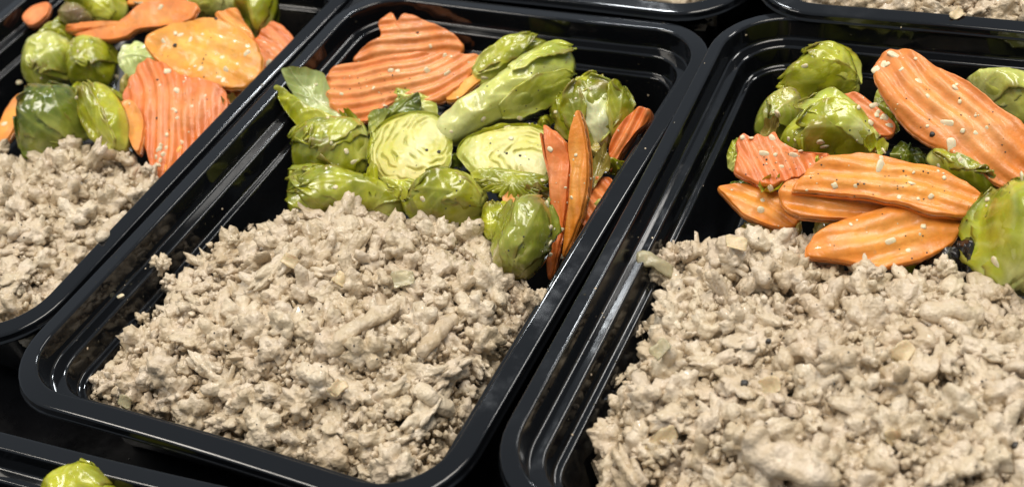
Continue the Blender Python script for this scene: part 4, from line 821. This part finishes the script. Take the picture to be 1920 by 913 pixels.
for (a, c, sx, sy, n) in [(740, 150, 90, 30, 26), (380, 110, 70, 40, 30), (330, 210, 45, 50, 22), (1670, 345, 100, 30, 30), (1460, 300, 50, 40, 34), (1780, 220, 80, 70, 34), (1680, 450, 80, 30, 16), (1620, 225, 50, 30, 20), (960, 250, 80, 50, 20), (1060, 380, 30, 90, 40), (1130, 230, 40, 40, 14), (620, 280, 60, 60, 14), (120, 150, 60, 70, 16)]:
    for _ in range(n):
        h = hit(a + rng.normal(0, sx), c + rng.normal(0, sy))
        if h is not None and h[2].get('category') in ('carrot', 'brussels sprout', 'leaf'): rng.random() < .55 and GCR.append((h[0], h[1], .18 + .75 * rng.random() ** 2.2))
# everything has been aimed at before any of it is linked
tidy = {}
for loc, B, me, ob in PLACED:
    o = bpy.data.objects.new('garlic_piece', me); COL.objects.link(o)
    o.matrix_world = Matrix([list(B[i]) + [loc[i]] for i in range(3)] + [[0, 0, 0, 1]])
    host = ob.get('label', 'tray'); hw = host.split(); lab = 'cream garlic bit on the ' + ' '.join(hw[:11])
    while lab.split()[-1] in ('of', 'the', 'in', 'with', 'a', 'and', 'at', 'to', 'two', 'one', 'on', 'its', 'by', 'beside', 'between', 'under', 'left', 'right', 'left,', 'below', 'behind', 'middle'): lab = lab.rsplit(' ', 1)[0]
    tag(o, lab.rstrip(','), 'garlic piece', 'garlic bits on the ' + ' '.join(hw[:11]))
for V, F, mat, loc, lab in ONLAB:
    nm = 'meat_strand' if mat is MEAT else 'onion_piece'
    tag(obj(nm, mesh_data(nm, V, np.array(F) if len({len(f) for f in F}) == 1 else F, mat), None, loc), lab, 'meat strand' if mat is MEAT else 'onion piece')
if h0 and h1:
    a, b = h0[0] + UP * .0016, h1[0] + UP * .0005; n = 16; u = np.linspace(0, 1, n); v = np.linspace(-1, 1, 9); UU, VV = np.meshgrid(u, v, indexing='ij')
    dr = b - a; sd = unit(np.cross(dr, UP)); W = a + UU[..., None] * dr + (VV * .0026 * (1.25 - .45 * UU) * (1 + .10 * np.sin(UU * 8 + 1) + .06 * np.sin(UU * 23)) * np.clip(.62 + UU * 4, 0, 1))[..., None] * sd + (.0016 * np.sin(UU * 2.8) - .0016 * VV ** 2 + .0004 * np.sin(UU * 11 + VV * 3))[..., None] * UP
    V = W.reshape(-1, 3); Q = len(V); F = grid_faces(n, 9) + grid_faces(n, 9, False, Q, True)
    for i in range(n - 1): F += [(i * 9, (i + 1) * 9, (i + 1) * 9 + Q, i * 9 + Q), ((i + 1) * 9 + 8, i * 9 + 8, i * 9 + 8 + Q, (i + 1) * 9 + 8 + Q)]
    for j in range(8): F += [(j + 1, j, j + Q, j + 1 + Q), ((n - 1) * 9 + j, (n - 1) * 9 + j + 1, (n - 1) * 9 + j + 1 + Q, (n - 1) * 9 + j + Q)]
    V = np.concatenate([V, V - UP * .0008]); o = V.mean(0)
    tag(obj('onion_piece', mesh_data('onion_piece', V - o, np.array(F), ONIONCLEAR), None, o), 'glassy onion strip hanging from the heap over the left ledge of the right tray', 'onion piece')
Vs, Fs, off = [], [], 0
for i, (loc, nor, s) in enumerate(PEP):
    V, F = chip(700 + i % 12, 2); Vs.append(V * s * .001 + loc + nor * s * .0003); Fs.append(F + off); off += len(V)
V = np.concatenate(Vs); o = V.mean(0)
tag(obj('ground_pepper', mesh_data('ground_pepper', V - o, np.concatenate(Fs), PEPPER), None, o), 'black pepper flecks scattered over vegetables and meat', 'pepper', None, 'stuff')

rng = np.random.default_rng(3)
for loc, s, tr, k in STRAY:
    o = bpy.data.objects.new('meat_crumble', BIGMESH[k % len(KINDS)]); COL.objects.link(o); R = rot_mats(1, rng, .5)[0]
    o.matrix_world = Matrix([list(R[i] * s * .0015) + [loc[i]] for i in range(3)] + [[0, 0, 0, 1]])
    tag(o, 'small stray turkey crumb at the edge of the heap in the ' + ('middle', 'right', 'left')[tr] + ' tray', 'meat crumble', 'stray turkey crumbs in the ' + ('middle', 'right', 'left')[tr] + ' tray')
def scatter(name, items, mat, label, cat, flat, k0):
    Vs, Fs, off = [], [], 0
    for i, (loc, nor, s) in enumerate(items):
        V, F = chip(k0 + i % 10, 2); rr = np.random.default_rng(i); Vs.append((V * np.array([rr.uniform(.8, 1.5), 1, flat]) * s * .001) @ basis(nor, rr).T + loc); Fs.append(F + off); off += len(V)
    V = np.concatenate(Vs); o = V.mean(0); tag(obj(name, mesh_data(name, V - o, np.concatenate(Fs), mat), None, o), label, cat, None, 'stuff')
scatter('grease_drops', DROP, GREASE, 'tiny drops of oil spattered on the black tray walls', 'grease drops', .35, 720)
scatter('meat_specks', SPECK, MEAT, 'tiny specks of turkey stuck to the black tray walls', 'meat specks', .7, 740)
scatter('garlic_crumbs', GCR, GARLIC, 'tiny minced garlic crumbs stuck all over the oily vegetables', 'garlic crumbs', .6, 760)
